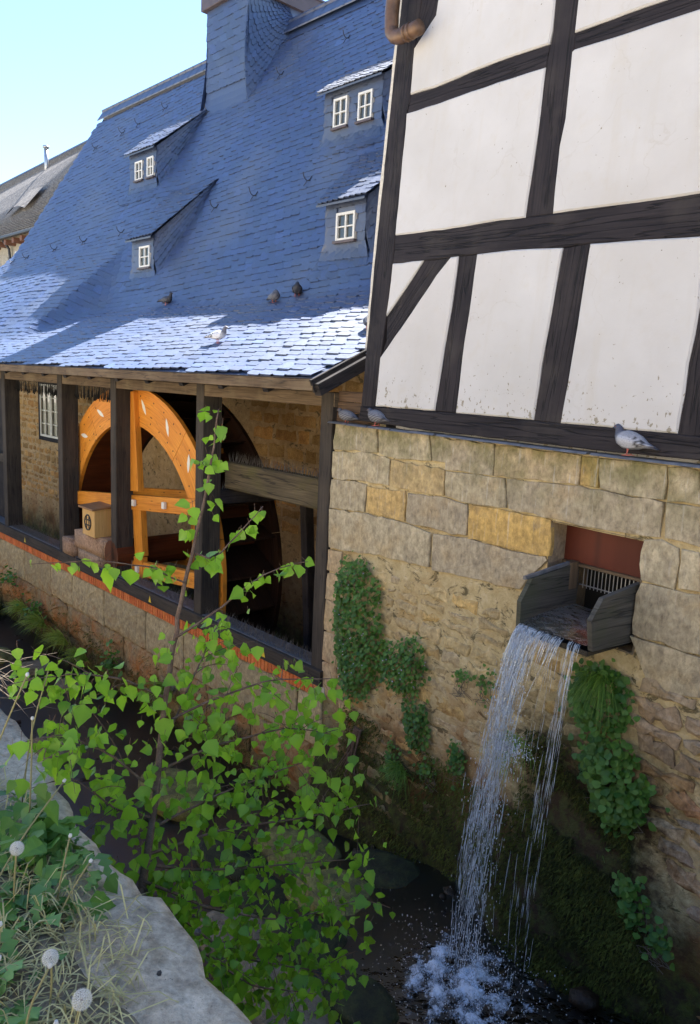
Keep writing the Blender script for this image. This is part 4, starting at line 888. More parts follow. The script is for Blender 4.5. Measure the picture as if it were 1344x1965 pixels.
# boards closing the gap to the timbered house
for k in range(4):
    MB().box(MP(.235, -.075+.006*k, -.16-.105*k), -dm*.29, nm*.012, Z*.05, .003).build('weather_board', M_['boardwood'], WH)
# dark rails at the far left bay
MB().beam(MP(-11.5, -.13, -1.75), MP(-9.2, -.13, -1.75), .16, .16, nm, .006).build('rail', M_['post'], WH)
obj('side_board', [MP(-11.5, -.22, -3), MP(-9.3, -.22, -3), MP(-9.3, -.22, -.2), MP(-11.5, -.22, -.2)], [[0, 1, 2, 3]], M_['timber'], WH, uv=[(0, 0), (0, 2), (3, 2), (3, 0)])

# ================================================================ WATER WHEEL
wa, wz, wo, RO, RI, WD = -4.86, -2.72, -.33, 2.50, 1.95, .90
WW = thing('water_wheel', 'large new orange-brown wooden water wheel behind the black posts', 'water wheel', MP(wa, wo-.5, wz))
def wp(r, th, o): return MP(wa+r*math.cos(th), o, wz+r*math.sin(th))
ROT = R(6.5)
def rim(oc, name):
    nseg = 10
    for s_ in range(nseg):
        t0, t1 = ROT+2*math.pi*s_/nseg+.15, ROT+2*math.pi*(s_+1)/nseg+.15-.003
        m = 9; V = []; U = []
        for i in range(m):
            th = t0+(t1-t0)*i/(m-1)
            for r, oo in ((RI, .03), (RO, .03), (RO, -.03), (RI, -.03)):
                V.append(wp(r, th, oc+oo)); U.append((th*2.35, r))
        F = [[i*4+j, i*4+(j+1) % 4, (i+1)*4+(j+1) % 4, (i+1)*4+j] for i in range(m-1) for j in range(4)]+[[3, 2, 1, 0], [(m-1)*4+j for j in range(4)]]
        seg_ = obj(name, V, F, M_['larch' if oc > wo-.3 else 'shadepeg'], WW, uv=U)  # far rim gets the wood with shade painted in
        if oc > wo-.3:                                            # white bucket tenons showing in the near rim
            for q in (.06, .2, .4, .6, .86):
                for r_ in (RI+.12, RO-.12):
                    c_ = wp(r_, t0+(t1-t0)*q, oc+.031); obj('peg', [c_+(-dm*math.cos(e)+Z*math.sin(e))*.014 for e in np.linspace(0, 6.28, 7)[:-1]], [[0, 1, 2, 3, 4, 5]], M_['shadepeg'], seg_)
            for q in (.28, .78):
                th = t0+(t1-t0)*q; r_ = (RI+RO)/2+.02
                u_ = math.cos(th), math.sin(th); tl = th+.75
                d1 = -dm*math.cos(tl)+Z*math.sin(tl); d2 = -dm*-math.sin(tl)+Z*math.cos(tl)
                c_ = wp(r_, th, oc+.032)
                V = [c_+d1*.13*k+d2*.035*(1-k*k)*sg_ for sg_ in (1, -1) for k in (-1, -.6, 0, .6, 1)]
                obj('tenon', [*V[:5], *V[6:9][::-1]], [[0, 1, 2, 3, 4, 5, 6, 7]], M_['lens'], seg_)
rim(wo, 'rim_segment'); rim(wo-WD, 'rim_segment')
# sole boards (inside of the drum) and bucket boards
ns = 40
for s_ in range(ns):
    t0, t1 = 2*math.pi*s_/ns, 2*math.pi*(s_+1)/ns-.004
    V = [wp(r, th, o) for r in (RI+.005, RI+.035) for th, o in ((t0, wo-.035), (t1, wo-.035), (t1, wo-WD+.035), (t0, wo-WD+.035))]
    U = [(o, t*2) for r in (0, 1) for t, o in ((t0, 0), (t1, 0), (t1, 1), (t0, 1))]
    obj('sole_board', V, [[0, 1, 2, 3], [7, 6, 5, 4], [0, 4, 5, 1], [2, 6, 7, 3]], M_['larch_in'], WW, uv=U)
for s_ in range(32):
    th = 2*math.pi*s_/32
    V = [wp(RI+.04, th, wo-.035), wp(RO-.04, th-.16, wo-.035), wp(RO-.04, th-.16, wo-WD+.035), wp(RI+.04, th, wo-WD+.035)]
    V2 = [wp(RI+.04, th+.012, wo-.035), wp(RO-.04, th-.148, wo-.035), wp(RO-.04, th-.148, wo-WD+.035), wp(RI+.04, th+.012, wo-WD+.035)]
    obj('bucket_board', V+V2, [[0, 1, 2, 3], [7, 6, 5, 4], [1, 5, 6, 2], [0, 4, 5, 1]], M_['shadepeg'], WW, uv=[(0, 0), (.5, 0), (.5, 1), (0, 1)]*2)
# clasp arms of each side
def arm(x0, y0, x1, y1, o, w_=.24, th=.10):
    c, s = math.cos(-ROT*0-R(-6)), math.sin(R(6))
    def P(x, y): return MP(wa+x*c-y*s, o, wz+x*s+y*c)
    return MB().beam(P(x0, y0), P(x1, y1), w_, th, nm, .008).build('arm', M_['larch'], WW)
for oc, off in ((wo+.055, 1), (wo-WD-.055, -1)):
    arm(.38, .95, .38, 2.38, oc); arm(.38, -2.3, .38, -.02, oc); arm(.38, .0, .38, .80, oc-.02*off)
    arm(-2.32, .78, 2.32, .78, oc-.015*off, .22)
    arm(-2.3, -.20, 2.3, -.20, oc-.02*off, .22)
    arm(1.25, -2.1, 1.25, 2.1, oc-.03*off if off < 0 else wo-WD+.12, .18)
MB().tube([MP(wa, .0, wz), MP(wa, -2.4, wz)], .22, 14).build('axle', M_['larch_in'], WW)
for (x, y) in ((.38, .78), (.38, -.20), (1.25, .78)):
    p = MP(wa+x*.994-y*.104, wo+.12, wz+x*.104+y*.994); MB().box(p, -dm*.035, nm*.02, Z*.045).build('bolt_plate', M_['lens'], WW)

# box and stones on the sill
BX = thing('wooden_box', 'yellow wooden box with round lattice hole on stones beside the wheel', 'box', MP(-5.35, -.08, -2.53))
ba0, ba1, bz0, bz1 = -5.70, -5.28, -2.53, -2.10
mb = MB(); mb.box(MP((ba0+ba1)/2, -.10, (bz0+bz1)/2), Z*(bz1-bz0)/2, -dm*(ba1-ba0)/2, nm*.16, .004); mb.build('body', M_['boxwood'], BX)
mb = MB(); mb.box(MP((ba0+ba1)/2, -.09, bz1+.018), -dm*((ba1-ba0)/2+.035), nm*.20-Z*.02, Z*.014, .003); mb.build('lid', M_['lidwood'], BX)
cx_, cz_ = (ba0+ba1)/2-.01, (bz0+bz1)/2-.01; mb = MB()
ring = [MP(cx_+.115*math.cos(t)*.9, .064, cz_+.115*math.sin(t)) for t in np.linspace(0, 2*math.pi, 25)]
mb.tube(ring, .012, 5, False)
for q in (-.04, .04):
    l_ = math.sqrt(.11**2-q*q); mb.box(MP(cx_+q, .064, cz_), Z*l_, -dm*.008, nm*.006); mb.box(MP(cx_, .066, cz_+q), -dm*l_*.9, Z*.008, nm*.006)
mb.build('lattice', M_['iron'], BX)
obj('hole', [MP(cx_+.1*math.cos(t), .0615, cz_+.11*math.sin(t)) for t in np.linspace(0, 2*math.pi, 20, endpoint=False)], [list(range(20))], M_['boxwood'], BX, uv=[(0, 0)]*20)
def block_thing(name, label, a0, a1, o0, o1, z0, z1, col, seed):
    bm = bmesh.new(); bmesh.ops.create_cube(bm, size=1); bmesh.ops.bevel(bm, geom=bm.edges[:], offset=.06, segments=2, affect='EDGES'); bmesh.ops.subdivide_edges(bm, edges=bm.edges[:], cuts=2, use_grid_fill=True)
    V = np.array([v.co[:] for v in bm.verts]); F = [[v.index for v in f.verts] for f in bm.faces]; bm.free()
    V = V*(1+.03*fbm(V, 4, 3, seed))[:, None]
    W_ = MPv((a0+a1)/2+V[:, 0]*(a1-a0), (o0+o1)/2+V[:, 1]*(o1-o0), (z0+z1)/2+V[:, 2]*(z1-z0))
    return obj(name, W_, F, M_['coping'], None, smooth=True, col=col, label=label, cat='stone', loc=MP((a0+a1)/2, (o0+o1)/2, z0))
block_thing('stone_block', 'long purplish stone block under the wooden box', -6.15, -5.05, -.27, .01, -2.82, -2.535, (.95, .72, .62), 1)
block_thing('stone_block', 'small square purplish stone block on the sill beside a post', -6.52, -6.12, -.24, .05, -2.995, -2.72, (.85, .64, .56), 2)
block_thing('stone_block', 'flat stone on the sill below the long purplish block', -6.05, -5.2, -.26, .0, -2.995, -2.825, (.8, .66, .6), 3)
# ================================================================ HALF-TIMBERED HOUSE
HS = thing('timbered_house', 'white half-timbered house with black beams on a sandstone base', 'house', HP(0, 0, -4))
def tri_fill(n_outer):
    return list(range(n_outer))
def poly_prism(name, pts, Pf, mat, parent, o_back, o_front, ch, grain=True, **kw):
    """beam from its outline on the wall plane; Pf(x, y, out). Hewn edge chamfer ch"""
    pts = np.asarray(pts, float)
    area = .5*sum(pts[i][0]*pts[(i+1) % len(pts)][1]-pts[(i+1) % len(pts)][0]*pts[i][1] for i in range(len(pts)))
    if area < 0: pts = pts[::-1]
    # resample and roughen the outline
    q = []
    for i in range(len(pts)):
        p, r_ = pts[i], pts[(i+1) % len(pts)]; m = max(1, int(np.linalg.norm(r_-p)/.12))
        for k in range(m):
            q.append(p+(r_-p)*k/m+(rng.normal(0, .0022, 2) if k else 0))
    q = np.array(q); n = len(q)
    d0 = np.roll(q, -1, 0)-q; d0 /= np.linalg.norm(d0, axis=1)[:, None]+1e-9
    nrm = np.c_[-d0[:, 1], d0[:, 0]]; nv = nrm+np.roll(nrm, 1, 0); nv /= np.linalg.norm(nv, axis=1)[:, None]+1e-9
    ins = q+nv*ch
    V = np.array([Pf(x, y, o_back) for x, y in q]+[Pf(x, y, o_front-ch*.9) for x, y in q]+[Pf(x, y, o_front) for x, y in ins])
    F = [[i, (i+1) % n, n+(i+1) % n, n+i] for i in range(n)]+[[n+i, n+(i+1) % n, 2*n+(i+1) % n, 2*n+i] for i in range(n)]+[[2*n+i for i in range(n)]]
    c = q-q.mean(0); ax = np.linalg.svd(c, full_matrices=False)[2][0]
    u = q@ax; v = q@np.array([-ax[1], ax[0]])
    U = np.concatenate([np.c_[u, v+.02], np.c_[u, v], np.c_[u, v]])
    return obj(name, V, F, mat, parent, uv=U, **kw)
names = dict(corner_post='corner_post', brace='brace', brace2='brace', rail='rail', rail2='rail', rail3='middle_beam', post='post', post2='post', post3='post', post4='post', sill='sill_beam')
lv = dict(corner_post=.006, rail3=.006, sill=.012, post=.003, post3=.003)
for k, pts in T['timber'].items():
    poly_prism(names[k], pts, BP, M_['timber'], HS, -.14, lv.get(k, 0.0), .007)
for k, pts in enumerate(T['panel']):
    pts = np.asarray(pts); 
    poly_prism('plaster_panel', pts, BP, M_['plaster'], HS, -.10, .013, .012)
poly_prism('leak_backing', [(-2.62, -.2), (3.3, -.2), (3.3, 6.3), (-2.3, 6.3)], BP, M_['timber'], HS, -.20, -.105, .002)  # sheet added behind the wall to stop light leaking through gaps
poly_prism('corner_board', T['cboard'], BP, M_['cornerw'], HS, -.30, -.02, .003)
# more of the wall beyond the right edge and above
for h0, h1, s0, s1 in ((.68, 1.75, .02, 1.28), (1.95, 3.1, .02, 1.28), (.55, 1.75, 1.66, 2.4), (1.95, 3.1, 1.66, 2.4), (.55, 1.75, 2.6, 4.9), (1.95, 3.1, 2.6, 4.9), (-2.0, 3.3, 5.2, 6.4)):
    poly_prism('plaster_panel', [(h0, s0), (h1, s0), (h1, s1), (h0, s1)], BP, M_['plaster'], HS, -.10, .012, .012)
for h0, h1, s0, s1 in ((.50, .68, .02, 1.3), (1.75, 1.95, 0, 4.9), (3.1, 3.3, 0, 4.9), (.52, 3.3, 1.30, 1.64), (.52, 3.3, 2.42, 2.58), (.50, 3.3, -.2, 0), (-2.2, 3.3, 4.9, 5.2), (.36, .54, 2.6, 4.9)):
    poly_prism('beam', [(h0, s0), (h1, s0), (h1, s1), (h0, s1)], BP, M_['timber'], HS, -.14, .001, .006)
for h0, h1, s0, s1 in ((-2.25, -.95, 3.45, 4.9), (-.60, .36, 3.45, 4.9)):
    poly_prism('plaster_panel', [(h0, s0), (h1, s0), (h1, s1), (h0, s1)], BP, M_['plaster'], HS, -.10, .012, .012)
# body closing the building; unseen roof raised and overhung to shade the bank
mb = MB()
def hbox(h0, h1, o0, o1, z0, z1): mb.box(HP((h0+h1)/2, (o0+o1)/2, (z0+z1)/2), -dh*(h1-h0)/2, nh*(o1-o0)/2, Z*(z1-z0)/2)
hbox(-2.42, 9, -7, -.75, -.30, 6.1); hbox(-2.45, 9, -.75, -.07, -.46, -.24); mb.build('inner_wall', M_['plaster'], HS)  # low box added to stop light leaking under the sill
e0 = 6.2
V = [HP(-3.3, -.25, e0-.25), HP(9.3, -.25, e0-.25), HP(9.3, -3.8, e0+4.7), HP(-3.3, -3.8, e0+4.7), HP(9.3, -7.6, e0-.25), HP(-3.3, -7.6, e0-.25)]
obj('roof', V, [[0, 1, 2, 3], [3, 2, 4, 5], [0, 3, 5], [1, 4, 2]], M_['slate'], HS, vcol=np.ones((6, 3)))
# rain pipe elbow at the corner
pp = [HP(-2.62, -.12, 4.7), HP(-2.80, -.10, 3.6), HP(-2.82, -.08, 3.15), HP(-2.80, -.07, 2.99), HP(-2.74, -.07, 2.93), HP(-2.66, -.07, 2.915), HP(-2.45, -.09, 2.93)]
pp = np.array(pp); tt = np.linspace(0, len(pp)-1, 30)
ps = np.c_[[np.interp(tt, np.arange(len(pp)), pp[:, i]) for i in range(3)]].T
MB().tube(ps, .062, 12).build('rain_pipe', M_['copper'], HS, smooth=True)
mb = MB(); mb.tube([HP(-2.61, -.075, 2.918), HP(-2.585, -.075, 2.919)], .07, 12); mb.tube([HP(-2.56, -.077, 2.921), HP(-2.54, -.078, 2.923)], .07, 12); mb.build('pipe_collar', M_['copper'], HS, smooth=True)
MB().box(HP(-2.72, -.06, .22), Z*.12, -dh*.045, nh*.003).build('flashing', M_['lead'], HS)

# slate strip on top of the masonry
for k in range(16):
    h = -3.3+k*.30+rng.uniform(-.02, .02)
    MB().box(HP(h+.15, .005+rng.uniform(-.004, .004), -.418+rng.uniform(-.003, .003)), -dh*(.148+rng.uniform(-.002, .004)), nh*.06, Z*.008+nh*-.012, .002).build('ledge_slate', M_['lead'], HS)

# ---- sandstone base wall
OPEN = (-.60, .148, -1.72, -.94)
def base_face(na=230, nz=190):
    h = np.linspace(-3.30, 3.4, na); z = np.linspace(-4.7, -.43, nz)
    Hh, Zz = np.meshgrid(h, z, indexing='ij'); Hh, Zz = Hh.ravel(), Zz.ravel()
    o = -.022+.010*fbm(np.c_[Hh, Zz, 0*Hh], 4, 4, 21)
    low = np.clip((-1.95-Zz)/.5, 0, 1)
    o = o + low*(.009*fbm(np.c_[Hh*1.3, Zz*2.2, 0*Hh], 5, 4, 22)+.008*fbm(np.c_[Hh*1.2, Zz*1.8, 0*Hh], 17, 3, 23)+.008)
    # mossy foot swelling out around the fall
    foot = np.exp(-((Hh+.15)/.75)**2)*np.clip((-2.9-Zz)/1.1, 0, 1)
    o = o + foot*.42 + np.clip((-3.5-Zz), 0, 2)*.18*(1+.3*fbm(np.c_[Hh, Zz, 0*Hh], 3, 2, 9))
    V = C_ = P0[None]-np.outer(Hh, dh)+np.outer(o, nh)+np.outer(Zz, Z)
    F = []
    for i in range(na-1):
        for j in range(nz-1):
            ch_, cz = (h[i]+h[i+1])/2, (z[j]+z[j+1])/2
            if OPEN[0] < ch_ < OPEN[1] and OPEN[2] < cz < OPEN[3]: continue
            F.append([i*nz+j, (i+1)*nz+j, (i+1)*nz+j+1, i*nz+j+1])
    return V, F
BASE = obj('base_wall', *base_face(), M_['mortar'], HS, smooth=True)
obj('end_face', [HP(-3.30, -.02, -5.4), HP(-3.30, -.02, -.43), HP(-3.30, -3, -.43), HP(-3.30, -3, -5.4)], [[0, 1, 2, 3]], M_['mortar'], HS)
OCH = {3: .25, 4: .9, 8: .5, 13: .8, 15: 1.0}
for k, poly in enumerate(T['block']):
    g = rng.uniform(.9, 1.1); oc = OCH.get(k, 0)
    base = np.array([.475, .415, .295])*g*(1-oc)+np.array([.60, .41, .15])*oc
    if k >= 22: base = np.array([.54, .42, .27])*g
    if k in (2, 3, 10, 11, 14, 19): base *= np.array([.93, .92, .95])
    stone_piece('block', poly, lambda x, y, o: HP(x, o, y), M_['stone'], BASE, tuple(base), .04, .005, .003, .005, .08)
# rubble lower down; skipped behind the dressed blocks
from math import inf
BLK = [np.array(p) for p in T['block']]
def inpoly(x, y, poly):
    c = False; n = len(poly); j = n-1
    for i in range(n):
        if (poly[i][1] > y) != (poly[j][1] > y) and x < (poly[j][0]-poly[i][0])*(y-poly[i][1])/(poly[j][1]-poly[i][1])+poly[i][0]: c = not c
        j = i
    return c
def skipb(a, z, w__, h):
    if OPEN[0]-.05 < a+w__/2 and a-w__/2 < OPEN[1]+.05 and OPEN[2]-.1 < z+h/2 and z-h/2 < OPEN[3]: return True
    for (x, y) in ((a, z), (a-w__*.45, z+h*.45), (a+w__*.45, z+h*.45), (a-w__*.45, z-h*.45), (a+w__*.45, z-h*.45)):
        for p in BLK:
            if inpoly(x, y, p): return True
    if -.5 < a < .42 and z < -2.9: return True      # behind the mossy foot
    return False
def putbase(q):
    a = np.mean([p[0] for p in q]); z = np.mean([p[1] for p in q])
    if a > .1:
        c = np.array(random.choice([(.40, .30, .20), (.44, .35, .24), (.42, .24, .13), (.36, .30, .23), (.47, .30, .155)]))*rng.uniform(.85, 1.15); oo = .004
    else:
        c = np.array(random.choice([(.56, .45, .26), (.58, .46, .25), (.52, .41, .23), (.50, .41, .26), (.57, .41, .18)]))*rng.uniform(.85, 1.12); oo = -.013
    lowo = float(np.clip((-3.5-z), 0, 2)*.18)
    stone_piece('rubble_stone', q, lambda x, y, o: HP(x, o+oo+lowo, y), M_['stone'], BASE, tuple(c), .05, .010, .009 if a < .1 else .018, .011 if a < .1 else .016, .05)
rubble(-3.05, .02, -4.2, -1.72, (.14, .42), (.09, .19), putbase, skipb, .014)
rubble(.30, 2.0, -4.2, -1.75, (.22, .55), (.08, .19), putbase, skipb, .012)
def putup(q): stone_piece('block', q, lambda x, y, o: HP(x, o, y), M_['stone'], BASE, tuple(np.array([.475, .415, .295])*rng.uniform(.9, 1.1)), .04, .005, .003, .005, .10)
rubble(.74, 3.2, -1.72, -.46, (.5, .9), (.26, .34), putup, None, .008)
# opening: reveals, gate, rake, trough
mb = MB(); h0, h1, z0, z1 = OPEN
for V in ([HP(h0, 0, z1), HP(h0, -.5, z1), HP(h0, -.5, z0), HP(h0, 0, z0)], [HP(h1, 0, z1), HP(h1, 0, z0), HP(h1, -.5, z0), HP(h1, -.5, z1)], [HP(h0, 0, z1), HP(h1, 0, z1), HP(h1, -.5, z1), HP(h0, -.5, z1)], [HP(h0, 0, z0), HP(h0, -.5, z0), HP(h1, -.5, z0), HP(h1, 0, z0)]):
    mb.add(V, [[0, 1, 2, 3]])
mb.build('reveal', M_['stone'], BASE, col=(.34, .27, .19))
obj('back', [HP(h0, -.5, z0), HP(h1, -.5, z0), HP(h1, -.5, z1), HP(h0, -.5, z1)], [[0, 1, 2, 3]], M_['void'], BASE)
TR = thing('sluice_trough', 'weathered plank trough pouring water from the sandstone wall', 'trough', HP(-.2, .1, -1.65))
MB().box(HP(-.225, -.21, -1.09), -dh*.375, nh*.02, Z*.155, .003).build('gate_board', M_['redwood'], TR)
MB().box(HP(-.225, -.185, -1.252), -dh*.372, nh*.022, Z*.012, .002).build('gate_rail', M_['eave'], TR)
mb = MB()
for k in range(17): mb.tube([HP(-.42+k*.031, -.20, -1.27), HP(-.42+k*.031, -.20, -1.42)], .0035, 5)
mb.tube([HP(-.45, -.197, -1.40), HP(.12, -.197, -1.40)], .005, 5); mb.build('rake', M_['steel'], TR)
MB().box(HP(-.49, -.13, -1.33), Z*.10, -dh*.035, nh*.05, .004).build('side_block', M_['eave'], TR)
def board(pts, hh, th):
    pts = np.asarray(pts); n = len(pts)
    V = [HP(hh-th/2, o, z) for o, z in pts]+[HP(hh+th/2, o, z) for o, z in pts]
    U = [(o, z) for o, z in pts]*2
    return obj('side_board', V, [list(range(n))[::-1], list(range(n, 2*n))]+[[i, (i+1) % n, n+(i+1) % n, n+i] for i in range(n)], M_['troughwood'], TR, uv=U)
board([(-.19, -1.235), (.335, -1.295), (.44, -1.45), (.43, -1.64), (-.19, -1.66)], -.475, .035)
board([(-.08, -1.244), (.335, -1.295), (.445, -1.43), (.40, -1.635), (-.08, -1.65)], .095, .035)
MB().box(HP(-.19, .11, -1.66), nh*.30, -dh*.275, Z*.018, .003).build('bottom_board', M_['wetwood'], TR)
MB().box(HP(-.478, .16, -1.262), nh*.24-Z*.027, -dh*.012, Z*.012, .002).build('top_strip', M_['lead'], TR)
V, F = [], []
hs_, os_ = np.meshgrid(np.linspace(-.455, .075, 14), np.linspace(-.19, .42, 16), indexing='ij'); hs_, os_ = hs_.ravel(), os_.ravel()
zz = -1.555-.05*np.clip((os_-.1)/.3, 0, 1)**2+.006*fbm(np.c_[hs_, os_, 0*hs_], 14, 3, 31)
obj('trough_water', P0[None]-np.outer(hs_, dh)+np.outer(os_, nh)+np.outer(zz, Z), [[i*16+j, (i+1)*16+j, (i+1)*16+j+1, i*16+j+1] for i in range(13) for j in range(15)], M_['troughwater'], None, smooth=True, kind='structure', label='dark water running through the trough')
# ---- falling water: strands, drops, foam
FL = np.array(T['fallL'])
def fpath(h_lip, v, t):           # ballistic path from the lip; v = outward speed
    return h_lip, .43+v*t, -1.60-4.9*t*t
wf = MB()
def streak(hl, v, t0, t1, rad, dh_, wob, ph):
    m = 7; pts = []; rr_ = []
    for i in range(m):
        k = i/(m-1); t = t0+(t1-t0)*k; h, o, z = fpath(hl, v, t)
        pts.append(HP(h+dh_*t+wob*t*math.sin(ph+8*t), o+wob*t*math.cos(ph*1.7+9*t), z)); rr_.append(rad*max(.06, math.sin(math.pi*k))**.6)
    wf.tube(pts, rr_, 4)
TE = math.sqrt((4.0-1.60)/4.9)
def thread(hl, v, rad, dh_, wob, dens):
    t = rng.uniform(0, .03); ph = rng.uniform(0, 6.28)
    while t < TE:
        l_ = rng.uniform(.05, .16)*(1-.55*t/TE)
        jb = .030*min(1, max(0, (t-.30)/.15)); l_ *= 1-.45*min(1, max(0, (t-.30)/.15))
        if rng.random() < dens*(1.15-.95*t/TE): streak(hl+rng.normal(0, jb), v+rng.normal(0, jb*1.2), t, min(TE, t+l_), rad*rng.uniform(.6, 1.2), dh_+rng.normal(0, .02), wob, ph)
        t += l_*rng.uniform(.7, 1.15)
for k in range(150):
    hl = -.455+abs(rng.normal(0, .12)); thread(hl, rng.normal(.67, .035), rng.uniform(.0009, .0036), (-.34-hl)/TE*.75+rng.normal(0, .04), .11, .70)
for k in range(90):
    hl = -.455+rng.uniform(0, .38); t = rng.uniform(0, .05); streak(hl, rng.normal(.62, .05), t, t+rng.uniform(.08, .22), rng.uniform(.001, .003), -.1, .03, 1.0)
for k in range(26): thread(rng.choice([-.02, .01, .03])+rng.normal(0, .012), rng.normal(.47, .03), rng.uniform(.001, .0026), .06, .04, .65)
for k in range(12): thread(rng.choice([-.16, -.10])+rng.normal(0, .015), rng.normal(.44, .03), rng.uniform(.001, .0022), .05, .05, .35)
wf.build('waterfall', M_['fall'], None, smooth=True, loc=HP(-.2, .5, -4), kind='structure', label='thin white waterfall dropping from the trough')
bm = bmesh.new(); bmesh.ops.create_icosphere(bm, subdivisions=1, radius=1); IV = np.array([v.co[:] for v in bm.verts]); IF = [[v.index for v in f.verts] for f in bm.faces]; bm.free()
D_ = []
def drop(p, r, st=1.0): D_.append(np.asarray(p)+IV*r*np.array([1, 1, st]))
for k in range(1600):
    t = rng.uniform(.22, .70); hl = -.38+rng.normal(0, .05); v = rng.normal(.66, .08)
    h, o, z = fpath(hl, v, t); sp = .03+.12*t
    drop(HP(h+.10*t+rng.normal(0, sp*.55), o+rng.normal(0, sp*.4), z+rng.normal(0, .03)), rng.uniform(.0014, .0038), rng.uniform(1.5, 4.5))
for k in range(420): drop(HP(-.31+rng.normal(0, .085), .62+rng.normal(0, .04), -2.40+abs(rng.normal(0, .05))-.03), rng.uniform(.0015, .005), 1.4)
for k in range(130):                     # water thrown off the ledge half way down
    h, o, z = -.33+rng.normal(0, .03), .62+rng.normal(0, .03), -2.42; vh, vo, vz = rng.normal(0, .45), rng.normal(.25, .2), rng.uniform(-.2, .7)
    t0 = rng.uniform(0, .12); pts = [HP(h+vh*t, o+vo*t, z+vz*t-4.9*t*t) for t in np.linspace(t0, t0+rng.uniform(.03, .10), 5)]
    D_.extend([pts[q]+IV*rng.uniform(.0015, .004)*np.array([1, 1, 2.0]) for q in range(0, 5, 2)])
SPL = (-.20, .93, -4.0)
for k in range(2200):
    r_ = abs(rng.normal(0, .40)); th = rng.uniform(0, 6.28)
    drop(HP(SPL[0]+r_*math.cos(th)*.95, SPL[1]+r_*math.sin(th)*.8, SPL[2]+.02+abs(rng.normal(0, .10))*math.exp(-r_*1.4)), rng.uniform(.0015, .0045), rng.uniform(.8, 2.5))
n = len(D_); V = np.concatenate(D_)
obj('water_drops', V, (np.array(IF)[None]+(np.arange(n)*len(IV))[:, None, None]).reshape(-1, 3), M_['drop'], None, smooth=True, kind='stuff', loc=HP(-.2, .8, -4), label='scattered white water drops around the waterfall')
# foam: froth sheet heaped up where the water lands
na = 130; u, v = np.meshgrid(np.linspace(-1, 1, na), np.linspace(-1, 1, na), indexing='ij'); u, v = u.ravel(), v.ravel()
rr = np.hypot(u, v); hh = SPL[0]+u*1.3; oo = SPL[1]+.12+v*1.15
f1 = fbm(np.c_[hh, oo, 0*u], 8, 4, 41); f2 = fbm(np.c_[hh, oo, 0*u], 24, 4, 42)
zf = SPL[2]+.014+(.055*np.exp(-(rr/.25)**2)+.02*np.exp(-(rr/.7)**2))*(1+.5*f1)+.034*f2*np.exp(-rr*1.6)
den = np.clip(.86*np.exp(-(rr/.44)**2)+.42*f1*np.exp(-(rr/.8)**2)-.35*np.clip((rr-.75)*4, 0, 1), 0, 1)
F = [[i*na+j, (i+1)*na+j, (i+1)*na+j+1, i*na+j+1] for i in range(na-1) for j in range(na-1)]
obj('foam', P0[None]-np.outer(hh, dh)+np.outer(oo, nh)+np.outer(zf, Z), F, M_['foam'], None, smooth=True, vcol=np.repeat(den[:, None], 3, 1), kind='stuff', loc=HP(*SPL), label='white foam where the waterfall meets the creek')
# ================================================================ VEGETATION
def leaf_shape(ys, ws, fold=.14, curl=.10, twist=0.0, tooth=0.0):
    """leaf from a width profile, base at origin, tip at +y, unit length; folded on the midrib, curled, toothed"""
    n = len(ys)-1; ys = np.array(ys, float); ws = np.array(ws, float)
    side = [(w_*(1+tooth*(-1)**i), y+(.02 if i % 2 else -.01)*(tooth > 0), abs(w_)*fold) for i, (y, w_) in enumerate(zip(ys, ws))][1:-1]
    V = np.array([(0, y, 0) for y in ys]+[(-x, y, z) for x, y, z in side]+[(x, y, z) for x, y, z in side])
    V[:, 2] -= curl*V[:, 1]**2; V[:, 0] += twist*V[:, 1]**2; V[:, 2] += twist*V[:, 0]*1.5
    m = n+1; F = []
    for i in range(n):
        for off, fl in ((m, 0), (m+n-1, 1)):
            f = [i]+([off+i-1] if i > 0 else [])+([off+i] if i+1 < n else [])+[i+1]
            F.append(f if fl else f[::-1])
    return V, F
OV = ([0, .07, .18, .30, .42, .54, .66, .78, .89, 1.0], [0, .26, .40, .44, .40, .32, .23, .14, .06, 0])
BVS = [leaf_shape(*OV, .10, .06, .0, .07), leaf_shape(*OV, .22, .22, .06, .07), leaf_shape(*OV, .04, -.10, -.08, .07), leaf_shape(*OV, .32, .34, .10, .07)]
BF = BVS[0][1]
midc = np.r_[np.full(10, .22), np.zeros(16)]
def rotm(d, nrm):
    y = d/np.linalg.norm(d); x = np.cross(y, nrm); x /= np.linalg.norm(x)+1e-9; z = np.cross(x, y); return np.stack([x, y, z], 1)
def leaves_bulk(name, items, V0, F0, mat, parent, **kw):
    """items: list of (pos, dir, normal, size, shade)"""
    n = len(items); k = len(V0[0]) if isinstance(V0, list) else len(V0); V = np.empty((n, k, 3)); c = np.empty((n, k, 3))
    for i, (p, d, nr, s, sh) in enumerate(items):
        V0_ = V0[i % len(V0)] if isinstance(V0, list) else V0
        V[i] = p+(V0_*s)@rotm(d, nr).T; c[i] = sh+(midc[:, None] if k == 26 else 0)
    F = [[q+i*k for q in f] for i in range(n) for f in F0]
    return obj(name, V.reshape(-1, 3), F, mat, parent, vcol=c.reshape(-1, 3), **kw)
def curve(pts, m):
    pts = np.asarray(pts, float); t = np.linspace(0, len(pts)-1, m)
    base = np.stack([np.interp(t, np.arange(len(pts)), pts[:, i]) for i in range(pts.shape[1])], 1)
    k = np.array([.25, .5, .25]); b2 = base.copy()
    for _ in range(3): b2[1:-1] = .25*b2[:-2]+.5*b2[1:-1]+.25*b2[2:]
    return b2
